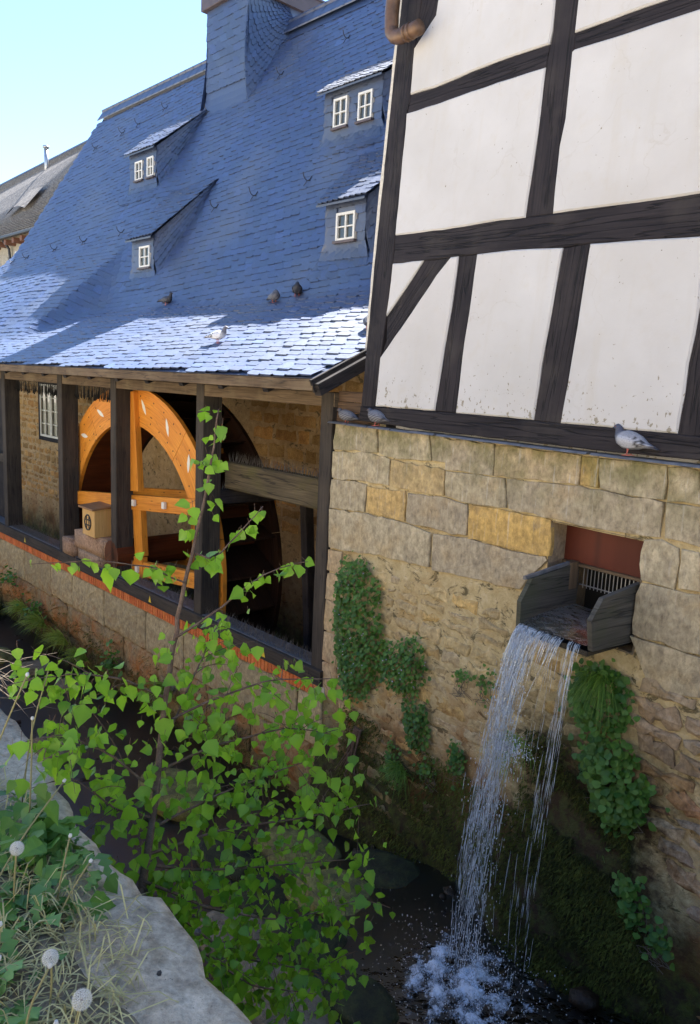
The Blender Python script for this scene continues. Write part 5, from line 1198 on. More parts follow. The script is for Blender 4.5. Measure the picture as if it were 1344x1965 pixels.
# ---- the birch sapling
BI = thing('birch_sapling', 'young birch with bright green serrated leaves growing over the creek wall', 'tree', T['birch']['trunk'][0][:3])
tr = curve(T['birch']['trunk'], 40); tr[:, :3] += rng.normal(0, .002, (40, 3))
MB().tube(tr[:, :3], tr[:, 3], 8).build('trunk', M_['bark'], BI, smooth=True)
LV = []                                       # pos, dir, normal, size, shade
def add_leaf(p, s, shade, spread=1.0):
    s = s*float(np.clip(rng.lognormal(-.18, .24), .45, 1.3)); shade = shade+(-.3 if rng.random() < .15 else 0)
    d = np.array([rng.normal(0, .6), rng.normal(0, .6), rng.normal(-.85, .5)])
    d /= np.linalg.norm(d)
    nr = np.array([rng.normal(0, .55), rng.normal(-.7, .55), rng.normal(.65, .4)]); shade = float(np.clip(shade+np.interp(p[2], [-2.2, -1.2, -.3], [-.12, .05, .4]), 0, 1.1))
    q = p+d*s*.25
    LV.append((q, d, nr, s, shade, p))
def leafy(path, n_l, s0, s1, jit, start=.15, twigs=0):
    m = len(path)
    for _ in range(n_l):
        t = rng.uniform(start, 1.0); i = min(m-2, int(t*(m-1))); f = t*(m-1)-i
        p = path[i, :3]*(1-f)+path[i+1, :3]*f
        add_leaf(p+rng.normal(0, jit, 3)*np.array([1, 1, .7]), rng.uniform(s0, s1), np.clip(rng.normal(.5, .22), 0, 1))
sparse = {'b1', 'b2', 'b3'}
for k, pts in T['birch'].items():
    if k == 'trunk': continue
    pa = curve(pts, 22); pa[1:, :3] += np.cumsum(rng.normal(0, .0015, (21, 3)), 0)
    br = MB().tube(pa[:, :3], pa[:, 3], 5).build('branch', M_['bark'], BI, smooth=True)
    if k in sparse:
        leafy(pa, 24 if k != 'b3' else 20, .045, .082, .018, .12)
    else:
        # side twigs carry most of the leaves
        n_t = 7
        for j in range(n_t):
            t = rng.uniform(.2, .98); i = int(t*21); p = pa[min(i, 21), :3]
            dirv = (pa[-1, :3]-pa[0, :3]); dirv /= np.linalg.norm(dirv)
            d = dirv*rng.uniform(.1, .7)+rng.normal(0, .5, 3)*np.array([1, 1, .7])+np.array([0, 0, -.1]); d /= np.linalg.norm(d)
            ln = rng.uniform(.12, .30); tw = np.array([p+d*ln*q+np.array([0, 0, -.06*q*q]) for q in np.linspace(0, 1, 6)])
            MB().tube(tw, np.linspace(.0022, .0009, 6), 4).build('twig', M_['bark'], br)
            leafy(np.c_[tw, np.zeros(6)], 6, .038, .074, .035, .1)
        leafy(pa, 16, .038, .076, .045, .12)
leafy(tr[22:], 46, .045, .075, .03, 0)
leafy(tr[8:24], 30, .05, .08, .09, 0)
# thicker leaf mass low on the right, hanging over the water
for _ in range(1120):
    k = random.choice(['b8', 'b9', 'b10', 'b11', 'b12', 'b14', 'b6', 'b12', 'b14', 'b11']); pts = T['birch'][k]
    i = random.randrange(len(pts)-1); f = rng.random(); p = np.array(pts[i][:3])*(1-f)+np.array(pts[i+1][:3])*f
    add_leaf(p+rng.normal(0, .09, 3)+np.array([0, 0, -.03]), rng.uniform(.034, .072), np.clip(rng.normal(.42, .2), 0, 1))
for _ in range(210):
    k = random.choice(['b4', 'b5', 'b7', 'b13', 'b15']); pts = T['birch'][k]
    i = random.randrange(len(pts)-1); f = rng.random(); p = np.array(pts[i][:3])*(1-f)+np.array(pts[i+1][:3])*f
    add_leaf(p+rng.normal(0, .06, 3)+np.array([0, 0, -.03]), rng.uniform(.04, .075), np.clip(rng.normal(.5, .25), 0, 1))
# keep leaves on the creek side of the coping
LV = [l for l in LV if not ((l[0]-C0)@nm > 3.93 and l[0][2] < -1.50)]
dist = np.array([np.linalg.norm(l[0]) for l in LV]); siz = np.array([l[3] for l in LV])/dist
upp = np.array([l[0][2] for l in LV]); order = np.argsort(-(siz+np.where(upp > -1.2, .01, 0)))
lm = []
for q, g in enumerate((.25, .4, .5, .6, .7, .85, .55, .35)):
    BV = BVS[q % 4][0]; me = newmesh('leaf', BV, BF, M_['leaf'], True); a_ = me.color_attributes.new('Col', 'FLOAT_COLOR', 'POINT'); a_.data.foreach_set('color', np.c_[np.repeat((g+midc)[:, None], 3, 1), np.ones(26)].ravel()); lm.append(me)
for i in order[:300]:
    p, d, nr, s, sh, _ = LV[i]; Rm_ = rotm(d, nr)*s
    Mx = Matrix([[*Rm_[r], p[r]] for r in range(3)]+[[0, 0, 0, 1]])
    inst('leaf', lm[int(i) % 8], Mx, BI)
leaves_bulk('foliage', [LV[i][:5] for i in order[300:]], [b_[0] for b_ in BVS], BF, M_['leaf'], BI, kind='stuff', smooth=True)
# leaf stalks
mb = MB()
for p, d, nr, s, sh, o_ in LV:
    e = np.cross(d, nr); e = e/np.linalg.norm(e)*.0009; q = p+np.array([0, 0, .02])
    b0 = p-d*s*.35+np.array([0, 0, .01]); mb.add([p+e, p-e, b0-e, b0+e], [[0, 1, 2, 3]])
mb.build('leaf_stalks', M_['bark'], BI, kind='stuff')

# ---- plants on the sandstone wall
WV, WF = leaf_shape([0, .15, .45, .8, 1.0], [0, .50, .62, .32, 0], .12, .10)
def fill_poly(poly, n):
    poly = np.asarray(poly); lo, hi = poly.min(0), poly.max(0); out_ = []
    while len(out_) < n:
        x, y = rng.uniform(lo, hi)
        if inpoly(x, y, poly): out_.append((x, y))
    return out_
def edge_dist(x, y, poly):
    poly = np.asarray(poly); best = 9
    for i in range(len(poly)):
        p, q = poly[i], poly[(i+1) % len(poly)]; d = q-p; t = np.clip(((x-p[0])*d[0]+(y-p[1])*d[1])/(d@d), 0, 1)
        best = min(best, math.hypot(x-p[0]-t*d[0], y-p[1]-t*d[1]))
    return best
def wall_plant(poly, label, n, size, thick=.09, shade=.5, flowers=0, base=0.0):
    poly = np.asarray(poly)
    # the outline was read on the wall; the plant stands off it, so shrink towards the centre a little
    root = HP(*[poly[:, 0].mean(), 0.02][:1], .02, poly[:, 1].max())
    t = thing('wall_plant', label, 'plant', root, 'plants growing on the sandstone wall')
    it = []; fl = MB()
    for x, y in fill_poly(poly, n):
        e = edge_dist(x, y, poly); o = base+.015+min(thick, e*.9)*rng.uniform(.3, 1.05)
        jj = 2.6 if rng.random() < .20 else 1.0; xx, yy = x+rng.normal(0, .02)*jj, y+rng.normal(0, .03)*jj-(.04 if jj > 1 else 0); o = o if jj == 1 else .03+base
        d = np.array(nh)*rng.uniform(.1, .8)-Z*rng.uniform(.2, 1.0)-dh*rng.normal(0, .6); nr = nh*1.0+Z*rng.uniform(.2, 1.0)+rng.normal(0, .35, 3)
        it.append((HP(xx, o, yy), d, nr, size*rng.uniform(.65, 1.3), np.clip(rng.normal(shade, .22), 0, 1)))
    leaves_bulk('foliage', it, WV, WF, M_['wallleaf'], t, kind='stuff')
    mb = MB()
    for _ in range(10):
        x, y = fill_poly(poly, 1)[0]; pth = [HP(x+rng.normal(0, .01)*k, base+.02+.012*k*(1-k/6), y-.035*k) for k in range(6)]; mb.tube(pth, .0022, 4)
    mb.build('stem', M_['twig'], t)
    if flowers:
        for x, y in fill_poly(poly, flowers):
            p = HP(x, base+.02+min(thick, edge_dist(x, y, poly)), y); fl.add(p+IV*.0055, IF)
        fl.build('flowers', M_['flower'], t, kind='stuff')
    return t
def grass_tuft(root, outv, n, ln, label, droop=1.0, mat='grass', width=.006, cat='grass', name='grass_tuft', spread=.5, upb_=.8):
    t = thing(name, label, cat, root, 'grass tufts along the wall foot'); V = []; F = []; c = []
    side = np.cross(outv, Z)
    for _ in range(n):
        b0 = root+side*rng.normal(0, .035*ln/.2)+Z*rng.normal(0, .02)+outv*rng.uniform(-.005, .02)
        d = outv*rng.uniform(.25, 1.0)+Z*upb_*rng.uniform(.3, 1.2)+side*rng.normal(0, spread); d /= np.linalg.norm(d)
        l_ = ln*rng.uniform(.5, 1.15); sh = np.clip(rng.normal(.5, .25), 0, 1); w_ = np.cross(d, rng.normal(0, 1, 3)); w_ /= np.linalg.norm(w_)
        k0 = len(V); m = 5
        for i in range(m+1):
            q = i/m; p = b0+d*l_*q-Z*l_*.75*droop*q*q
            ww = width*(1-q)**.6*.5
            V += [p-w_*ww, p+w_*ww]; c += [sh, sh]
        F += [[k0+2*i, k0+2*i+1, k0+2*i+3, k0+2*i+2] for i in range(m)]
    obj('blades', V, F, M_[mat], t, vcol=np.repeat(np.array(c)[:, None], 3, 1), kind='stuff'); return t
P_ = T['plant']
wall_plant(P_['W1'], 'tall green hanging plant on the wall beside the wheelhouse post', 1500, .036, .11, .5, 26)
wall_plant(P_['W2'], 'round green plant on the wall right of the tall hanging one', 520, .032, .10, .5, 22)
wall_plant(P_['W3'], 'narrow green plant hanging below the round wall plant', 300, .032, .08, .5)
wall_plant(P_['W4'], 'small upright green plant on the lower wall near the waterfall', 110, .032, .05, .5)
wall_plant(P_['W5'], 'thin trailing plant above the big grass tuft on the lower wall', 120, .032, .05, .4)
wall_plant(P_['W6'], 'small low plant just right of the big grass tuft', 60, .03, .04, .55)
wall_plant(P_['W7'], 'tiny green sprig high on the rubble wall, left of the pair', 40, .025, .03, .45)
wall_plant(P_['W8'], 'tiny green sprig high on the rubble wall nearest the falling water', 55, .025, .03, .5)
wall_plant(P_['R1'], 'bushy dark green plant directly below the trough', 420, .040, .12, .35)
wall_plant(P_['R2'], 'broad leafy plant on the wall low right of the waterfall', 560, .045, .12, .42)
wall_plant(P_['R3'], 'small leafy plant low on the wall at the right, under the broad one', 130, .040, .07, .4, base=.10)
wall_plant(P_['R4'], 'lowest little leafy plant on the wall at the right edge', 60, .038, .05, .35, base=.12)
grass_tuft(HP(-1.98, .04, -3.50), nh, 200, .30, 'big green grass tuft low on the wall left of the waterfall', 1.3, upb_=.9)
grass_tuft(HP(-.66, .10, -2.62), nh, 130, .30, 'hanging grass tuft behind the falling water', 1.9, upb_=.3)
grass_tuft(HP(-.02, .06, -1.93), nh, 190, .30, 'long drooping grass tuft right under the trough', 1.8, upb_=.55)
for (a, z, ln, n_, lb) in ((-8.0, -4.35, .34, 160, 'bright grass tuft at the far left foot of the brick-topped wall'), (-7.2, -4.40, .36, 170, 'second bright grass tuft along the foot of the brick-topped wall'), (-6.35, -4.45, .34, 160, 'third grass tuft along the foot of the brick-topped wall'), (-5.6, -4.5, .30, 120, 'yellowish grass tuft below the wheel on the creek edge'), (-3.0, -4.2, .30, 130, 'grass tuft behind the birch stem at the wall foot'), (-1.6, -4.25, .3, 110, 'grass tuft low under the near wheelhouse bay')):
    grass_tuft(MP(a, .12, z), nm, n_*2, ln*1.5, lb, .8, width=.013, upb_=1.3, mat='sunnygrass')
# leafy weeds at the wall foot
def foot_plant(a, z, n_, s, label):
    t = thing('leafy_weed', label, 'plant', MP(a, .08, z), 'leafy weeds along the wall foot')
    it = [(MP(a+rng.normal(0, .13), .10+abs(rng.normal(0, .09)), z+abs(rng.normal(0, .14))), nm*rng.uniform(.1, 1)+rng.normal(0, .6, 3), Z+rng.normal(0, .4, 3)+nm*.5, s*rng.uniform(.6, 1.2), np.clip(rng.normal(.6, .2), 0, 1)) for _ in range(n_)]
    leaves_bulk('foliage', it, WV, WF, M_['wallleaf'], t, kind='stuff')
    mb = MB()
    for p, d, *_ in it[::3]: mb.tube([MP(a, .06, z-.05), p], .0025, 4)
    mb.build('stem', M_['twig'], t)
foot_plant(-4.55, -4.35, 70, .075, 'small round-leaved weed on the rusty wall foot')
foot_plant(-7.45, -4.3, 80, .06, 'feathery green weed between two grass tufts at the wall foot')
foot_plant(-8.6, -4.0, 50, .06, 'little weed high on the mossy wall at far left')
# moss on the wet wall foot and bank
def mosspatch(name, label, n, sampler, s, mat='mossleaf'):
    V = []; c = []; F = []
    for i in range(n):
        p, nr = sampler(); fb = fbm(p[None], 3.2, 3, 77)[0]
        if fb < -.32+rng.normal(0, .15): continue
        d = -Z*rng.uniform(.3, 1)+nr*rng.uniform(.2, .9)+rng.normal(0, .4, 3); l_ = s*rng.uniform(.5, 1.4); w_ = np.cross(d, nr); w_ = w_/np.linalg.norm(w_)*l_*.16; d = d/np.linalg.norm(d)
        k0 = len(V); V += [p-w_, p+w_, p+d*l_]; F.append([k0, k0+1, k0+2]); c += [np.clip(rng.normal(.35+.5*fb, .22), 0, 1)]*3
    return obj(name, V, F, M_[mat], None, vcol=np.repeat(np.array(c)[:, None], 3, 1), kind='stuff', loc=HP(-.2, .3, -4), label=label)
def foot_o(h, z):
    return -.0+math.exp(-((h+.15)/.75)**2)*min(1, max(0, (-2.9-z)/1.1))*.42+max(0, -3.5-z)*.18
def smp():
    while True:
        z = rng.uniform(-4.15, -2.55); h = rng.normal(.12, .45)
        lim = np.interp(z, [-4.2, -3.4, -2.5], [.95, .45, .12])
        if -.65 < h < lim: break
    return HP(h, foot_o(h, z)+rng.uniform(-.005, .02), z), nh
mosspatch('moss', 'dark green wet moss behind and right of the waterfall', 22000, smp, .035)
def smp2():
    z = rng.uniform(-4.4, -3.2); h = rng.uniform(-2.9, -.55)
    return HP(h, foot_o(h, z)+rng.uniform(.0, .03), z), nh
mosspatch('moss', 'dark moss along the wall foot left of the waterfall', 11000, smp2, .035)
def smp3():
    a = rng.uniform(-11, -.5); z = rng.triangular(-4.8, -4.6, -3.9)
    return MP(a, rng.uniform(.01, .05), z), nm
mosspatch('moss', 'green and brown moss along the foot of the brick-topped wall', 8000, smp3, .04, 'mossleaf')
# rocks in the creek
M_['darkrock'] = simple_noise_mat('dark_mossy_rock', (.012, .011, .008), (.030, .032, .012), (.060, .066, .020), 8, .8, .9, .02)
def rock(a, o, r_, sx, sz, label, mat='mossrock', seed=0, dz=0):
    bm = bmesh.new(); bmesh.ops.create_icosphere(bm, subdivisions=3, radius=1); V = np.array([v.co[:] for v in bm.verts]); F = [[v.index for v in f.verts] for f in bm.faces]; bm.free()
    V = V*(1+.22*fbm(V, 1.2, 4, seed))[:, None]; V[:, 2] = np.where(V[:, 2] > .55, .55+(V[:, 2]-.55)*.4, V[:, 2])
    W_ = MPv(a+V[:, 0]*r_*sx, o+V[:, 1]*r_, float(waterz(a))+dz+V[:, 2]*r_*sz)
    obj('rock', W_, F, M_[mat], None, smooth=True, label=label, cat='rock', group='rocks in the creek', loc=MP(a, o, float(waterz(a))))
rock(-9.2, .9, .55, 1.3, .55, 'large mossy boulder at the far left edge of the creek', seed=1, dz=.05)
rock(-8.3, 1.5, .60, 1.5, .40, 'long flat mossy rock at left, nearest the dry twigs', seed=2)
rock(-7.2, .95, .30, 1.5, .5, 'low rock in the middle of the dark pool at left', seed=3)
rock(-6.2, .60, .26, 1.1, .7, 'round brown rock at the wall foot, right end of the dark pool', 'rock', 4)
rock(-9.9, .35, .4, 1.2, .7, 'mossy stone against the wall at the far left', seed=5, dz=.1)
rock(-5.2, .5, .22, 1.2, .6, 'small dark rock under the yellowish grass', 'rock', 6)
rock(-1.2, 1.0, .34, 1.6, .55, 'mossy orange-brown ledge rock behind the birch leaves', seed=7, dz=.08)
rock(.6, .75, .35, 1.3, .5, 'dark mossy rock in the water left of the splash', seed=8)
rock(1.5, 1.15, .30, 1.4, .45, 'flat mossy rock beside the foaming splash', seed=9)
rock(1.3, 2.0, .28, 1.2, .4, 'dark wet stone in the creek below the birch leaves', 'rock', 10)
rock(2.2, 2.3, .3, 1.3, .4, 'wet dark stone near the bottom of the creek', 'rock', 11)
rock(-3.3, 1.6, .3, 1.3, .5, 'brown stone in the creek behind the birch stem', 'rock', 12)
for q, (a, o, r_, lb) in enumerate(((1.0, 1.5, .26, 'dark mossy stone in the pool left of the foam'), (1.9, 1.75, .24, 'low dark mossy stone just left of the foam'), (.2, 1.3, .28, 'dark stone in the shallow pool behind the leaves'), (1.6, .62, .26, 'mossy stone at the wall foot left of the falling water'), (.9, 2.5, .25, 'dark stone under the hanging birch leaves'), (2.6, 1.9, .2, 'small dark stone at the near side of the foam'))):
    rock(a, o, r_, 1.4, .5, lb, 'darkrock', 20+q, .0)
# pebbles and debris on the bed
mb = MB()
for k in range(900):
    a = rng.uniform(-10, 4); o = rng.uniform(.1, 3.9); r_ = abs(rng.normal(0, .035))+.012
    p = MP(a, o, float(waterz(a))-.05+.13*fbm(np.array([[a, o, 0]]), 2.2, 4, 5)[0]*.7+.25*max(0, o-3.3)*1.2)
    mb.add(p+IV*r_*np.array([rng.uniform(.8, 1.5), rng.uniform(.8, 1.5), .6]), IF)
mb.build('pebbles', M_['bed'], None, smooth=True, kind='stuff', loc=MP(-2, 2, -4.8), label='small brown pebbles strewn over the creek bed')
# roots hanging on the wall
RT = MB()
for k in range(9):
    h = -2.62+rng.normal(0, .03); RT.tube([HP(h, .05, -3.35), HP(h-.05+rng.normal(0, .03), .07, -3.6), HP(h-.13+rng.normal(0, .05), .10, -3.9)], [.012, .008, .003], 5)
RT.build('dead_root', M_['bark'], None, loc=HP(-2.6, .05, -3.4), label='brown dead root hanging down the wall below the tall plant', cat='root')
# dry twigs at far left of the bank
mb = MB()
for k in range(46):
    p = MP(1.3+rng.normal(0, .3), 3.85+rng.normal(0, .06), -1.62); q = p+np.array([rng.normal(.14, .12), rng.normal(.1, .2), rng.uniform(-.22, .03)]); mb.tube([p, (p+q)/2+Z*.03, q], [.0018, .0013, .0007], 4)
mb.build('dry_twigs', M_['twig'], None, kind='stuff', loc=MP(1, 3.85, -1.6), label='bundle of dry grey twigs over the wall edge')
# ---- weeds, dandelions on the near bank
DV, DF = leaf_shape([0, .12, .25, .38, .5, .62, .74, .88, 1.0], [0, .06, .10, .12, .16, .17, .19, .13, 0], .1, .0, .0, .45)
DV[:, 2] += .35*np.sin(DV[:, 1]*1.6)-.45*DV[:, 1]**2
def bank_ok(p): return (p-C0)@nm > 4.12
it = []
for (x, y, rad_, n_) in ((-1.12, 2.55, .22, 34), (-.95, 2.25, .17, 46), (-.86, 2.05, .12, 34), (-.98, 1.9, .12, 34), (-.84, 1.75, .08, 26), (-.78, 1.6, .07, 24), (-.92, 1.62, .10, 30), (-1.3, 2.9, .2, 24), (-.70, 1.52, .05, 14), (-1.15, 2.1, .15, 20)):
    for k in range(n_):
        th = rng.uniform(0, 6.28); d = np.array([math.cos(th), math.sin(th), rng.uniform(.15, .9)])
        p = np.array([x+rng.normal(0, rad_*.6), y+rng.normal(0, rad_*.6), -1.6+rng.uniform(0, .03)])
        if not bank_ok(p): continue
        it.append((p, d, Z+rng.normal(0, .25, 3), rng.uniform(.05, .115), np.clip(rng.normal(.55, .25), 0, 1)))
leaves_bulk('weeds', it, DV, DF, M_['weed'], None, kind='stuff', smooth=True, loc=(-.9, 2, -1.6), label='mass of green dandelion and weed leaves on the bank')
# heart-shaped leaves creeping over the coping
it = []
for k in range(150):
    p = np.array([-.95+rng.normal(0, .11), 2.36+rng.normal(0, .12), -1.57+abs(rng.normal(0, .06))])
    if not bank_ok(p): continue
    it.append((p, rng.normal(0, 1, 3)*np.array([1, 1, .4])-Z*.3, Z+rng.normal(0, .5, 3)-np.array([0, .6, 0]), rng.uniform(.045, .085), np.clip(rng.normal(.4, .2), 0, 1)))
leaves_bulk('creeper', it, [b_[0] for b_ in BVS], BF, M_['wallleaf'], None, kind='stuff', loc=(-.95, 2.35, -1.6), label='patch of dark green heart-shaped leaves creeping over the coping', cat='plant')
# dry straw and thatch
V = []; F = []; c = []
for k in range(5200):
    p = np.array([rng.uniform(-1.7, -.5), rng.uniform(1.35, 3.3), -1.572])
    if not bank_ok(p) : continue
    if (p-C0)@nm < 4.22+rng.normal(0, .05): continue
    d = rng.normal(0, 1, 3); d[2] = abs(d[2])*.5; d /= np.linalg.norm(d); l_ = rng.uniform(.05, .2); w_ = np.cross(d, Z); w_ = w_/np.linalg.norm(w_)*.0021
    k0 = len(V); V += [p-w_, p+w_, p+d*l_*.6+w_, p+d*l_*.6-w_, p+d*l_-Z*.05*l_*6]; F += [[k0, k0+1, k0+2, k0+3], [k0+3, k0+2, k0+4]]; c += [rng.uniform(.1, 1)]*5
obj('straw', V, F, M_['stalk'], None, vcol=np.repeat(np.array(c)[:, None], 3, 1), kind='stuff', loc=(-.9, 2, -1.6), label='dry straw and grass stems lying on the bank')
def dandelion(head, base, label, fluffy=True, r_=.021):
    head, base = np.array(head), np.array(base)
    t = thing('dandelion', label, 'dandelion', base, 'dandelions on the bank')
    mid = (head+base)/2+np.array([rng.normal(0, .012), rng.normal(0, .012), .02])
    MB().tube(curve([base, mid, head], 9), .0028, 6).build('stalk', M_['stalk'], t, vcol=None, smooth=True)
    if fluffy:
        V = []; F = []; n_ = 170
        for k in range(n_):
            zf_ = 1-2*(k+.5)/n_; th = k*2.39996; d = np.array([math.sqrt(1-zf_*zf_)*math.cos(th), math.sqrt(1-zf_*zf_)*math.sin(th), zf_])
            s1 = np.cross(d, [.3, .5, .8]); s1 /= np.linalg.norm(s1); s2 = np.cross(d, s1); p = head+d*r_*.80
            k0 = len(V); V += [head+d*.003, p+s1*.0004, p-s1*.0004]; F.append([k0, k0+1, k0+2])
            for q in range(9):
                an = q*.698+k; e = s1*math.cos(an)+s2*math.sin(an); f_ = -s1*math.sin(an)+s2*math.cos(an); k0 = len(V)
                V += [p-f_*.00032, p+f_*.00032, p+d*r_*.18+e*.0066]; F.append([k0, k0+1, k0+2])
        obj('seed_head', V, F, M_['fluff'], t, vcol=np.full((len(V), 3), .6))
        MB().tube([head-(head-mid)*.02, head+Z*.002], .004, 6).build('seed_base', M_['twig'], t)
    else:
        MB().tube([head-(head-mid)/np.linalg.norm(head-mid)*.004, head, head+(head-mid)/np.linalg.norm(head-mid)*.008], [.003, .0062, .004], 7).build('spent_head', M_['fluff'], t, vcol=np.full((21, 3), .4))
dandelion((-.918, 2.038, -1.38), (-.93, 2.03, -1.6), 'white dandelion clock standing in leaves at the left edge')
dandelion((-.688, 1.694, -1.44), (-.69, 1.68, -1.6), 'white dandelion clock near the coping, left of the lowest one')
dandelion((-.559, 1.549, -1.42), (-.565, 1.54, -1.6), 'largest and lowest white dandelion clock by the coping', True, .024)
for hd, bs, lb in (((-.801, 2.139, -1.40), (-.82, 2.06, -1.6), 'bare dandelion stalk leaning in front of the coping joint'),
                   ((-.89, 2.33, -1.33), (-1.02, 1.93, -1.6), 'long thin bare stalk leaning right over the creeping leaves'),
                   ((-.66, 1.62, -1.40), (-.70, 1.55, -1.6), 'short spent dandelion stalk right of the middle clock'),
                   ((-.80, 1.66, -1.42), (-.82, 1.60, -1.6), 'thick green spent stalk left of the middle clock'),
                   ((-.60, 1.50, -1.44), (-.64, 1.46, -1.6), 'spent brown stalk just left of the lowest clock'),
                   ((-.72, 2.08, -1.44), (-.80, 1.98, -1.6), 'green bent stalk above the coping slab'),
                   ((-1.10, 2.75, -1.12), (-1.15, 2.6, -1.6), 'tall brown stalk rising at the left edge'),
                   ((-.98, 2.28, -.95), (-1.22, 2.3, -1.6), 'tallest pale stalk rising before the creek at left'),
                   ((-1.06, 2.5, -1.2), (-1.05, 2.42, -1.6), 'pale upright stalk among the left weeds'),
                   ((-.86, 1.80, -1.44), (-.86, 1.76, -1.6), 'short spent stalk above the middle clock'),
                   ((-.50, 1.40, -1.47), (-.52, 1.38, -1.6), 'small spent stalk at the bottom edge on the slab')):
    dandelion(hd, bs, lb, False)
# bits lying on the slab
for (x, y, s, lb) in ((-.38, 1.98, .012, 'dark pebble on the coping slab near its broken edge'), (-.45, 1.82, .008, 'small dark pebble in the middle of the coping slab')):
    V = np.array([x, y, -1.578])+IV*s*(1+.3*fbm(IV, 2, 2, 3))[:, None]; obj('pebble', V, IF, M_['iron'], None, label=lb, cat='pebble', loc=(x, y, -1.58))

# ================================================================ PIGEONS
def pigeon(pos, yaw, label, tone='grey', pose='stand', sc_=1.0):
    """yaw: direction the bird faces, azimuth from +Y towards +X"""
    t = thing('pigeon', label, 'pigeon', pos, 'pigeons'); f = unit(yaw); s = np.array([f[1], -f[0], 0])
    def P(x, y, z): return np.asarray(pos)+(s*x+f*y+Z*z)*sc_
    nk = {'stand': 1.0, 'calm': .72, 'hunch': .45, 'preen': .30}[pose]
    dz = {'stand': 0, 'calm': -.006}.get(pose, -.015)
    sp = [(-.185, .062, .020, .004), (-.15, .070, .028, .008), (-.10, .082, .034, .020), (-.06, .092, .048, .042), (-.01, .100, .060, .056), (.04, .106, .062, .060), (.075, .118, .052, .052), (.095, .118+.028*nk, .036, .036), (.102, .118+.055*nk, .025, .027), (.108, .118+.075*nk, .022, .024), (.120, .118+.084*nk, .021, .022), (.136, .118+.082*nk, .013, .014), (.143, .118+.078*nk, .006, .006), (.160, .118+.072*nk, .0015, .0015)]
    if pose == 'preen': sp = sp[:7]+[(.085, .128, .040, .040), (.075, .150, .028, .030), (.055, .165, .024, .024), (.030, .160, .021, .021), (.012, .148, .013, .013), (.004, .140, .006, .006), (-.010, .130, .0015, .0015)]
    sp = np.array(sp); sp[:, 1] += dz; n = 12; V = []; col = []
    pal = dict(grey=((.26, .27, .31), (.06, .065, .10), (.055, .055, .07)), dark=((.045, .047, .06), (.025, .027, .04), (.02, .02, .025)), white=((.55, .55, .57), (.14, .14, .17), (.10, .10, .12)), check=((.15, .155, .18), (.07, .075, .10), (.03, .03, .04)))[tone]
    T_ = np.gradient(sp[:, :2], axis=0)
    for i, (y, z, rx, rz) in enumerate(sp):
        ty, tz = T_[i]/np.linalg.norm(T_[i])
        for k in range(n):
            a = 2*math.pi*k/n
            V.append(P(rx*math.cos(a), y-tz*rz*math.sin(a), z+ty*rz*math.sin(a)))
            c = pal[0] if i < 7 else pal[1]
            if i < 2: c = pal[2]
            if i >= 12: c = (.05, .05, .05)
            col.append(np.array(c)*(1.0 if math.sin(a) > -.3 else .85))
    m = len(sp); F = [[i*n+k, i*n+(k+1) % n, (i+1)*n+(k+1) % n, (i+1)*n+k] for i in range(m-1) for k in range(n)]+[list(range(n))[::-1], list(range((m-1)*n, m*n))]
    obj('body', V, F, M_['feather'], t, smooth=True, vcol=col)
    for sd_ in (1, -1):                                   # folded wings with dark bars
        V = []; col = []; nu, nv = 14, 7
        for i in range(nu):
            q = i/(nu-1); y = .072-.235*q; zc = .112+dz-.036*q
            hgt = .047*math.sin(math.pi*min(1, q*1.15+.12))**.7*(1-.62*q)+.004
            bx = .063*math.sin(math.pi*(.30+.62*q))**.6*(1-.35*q)+.004
            for j in range(nv):
                v_ = j/(nv-1)*2-1
                V.append(P(sd_*(bx*(1-.42*v_*v_*(1 if v_ > 0 else .5))+.002), y-.018*v_*q, zc+hgt*v_))
                c = np.array(pal[0])*1.35
                if tone in ('grey', 'white') and (.50 < q+.10*v_ < .60 or .68 < q+.10*v_ < .80): c = np.array((.025, .025, .03))
                if tone == 'check' and ((i+j) % 2 == 0 or .66 < q < .8): c = np.array((.03, .03, .04))
                if q > .86: c = np.array(pal[2])*1.3
                col.append(c)
        F = [[i*nv+j, (i+1)*nv+j, (i+1)*nv+j+1, i*nv+j+1] for i in range(nu-1) for j in range(nv-1)]
        obj('wing', V, F, M_['feather'], t, smooth=True, vcol=col)
        leg = MB(); leg.tube([P(sd_*.022, .012, .062+dz), P(sd_*.024, .012, .03+dz*.5), P(sd_*.024, .020, .006)], [.009, .0045, .0035], 6)
        for an in (-.5, 0, .5, math.pi): leg.tube([P(sd_*.024, .020, .006), P(sd_*.024+.026*math.sin(an), .020+.028*math.cos(an), .0035)], [.0032, .002], 5)
        leg.build('leg', M_['birdleg'], t)
        hp = sp[10]; obj('eye', P(sd_*hp[2]*.93, hp[0], hp[1]+.004)+IV*.0036*sc_, IF, M_['eye'], t)
    return t
def onroof(a, o, up=.016): return MP(a, o, float(roofz(a, o))+up)
az_a = 90+46.7                         # azimuth of the +a direction (towards the house)
pigeon(HP(0.0, .025, -.405), az_a-180+8, 'grey pigeon with two black wing bars on the ledge at right', 'grey', 'calm', 1.05)
pigeon(HP(-2.60, .02, -.405), az_a-180, 'chequered dark pigeon hunched on the ledge near the corner post', 'check', 'hunch', 1.0)
pigeon(HP(-3.06, .015, -.415), az_a-180-10, 'small mottled pigeon at the very end of the stone ledge', 'check', 'hunch', .9)
pigeon(onroof(-2.85, -.47), az_a-30, 'pale pigeon standing in full sun on the lean-to roof', 'white', 'stand', 1.0)
pigeon(onroof(-7.0, -2.1), az_a-20, 'black pigeon alone on the shaded slates at left', 'dark', 'stand', 1.05)
pigeon(onroof(-3.62, -1.93), az_a+10, 'bluish pigeon preening on the shaded slates, left one of the pair', 'check', 'preen', 1.1)
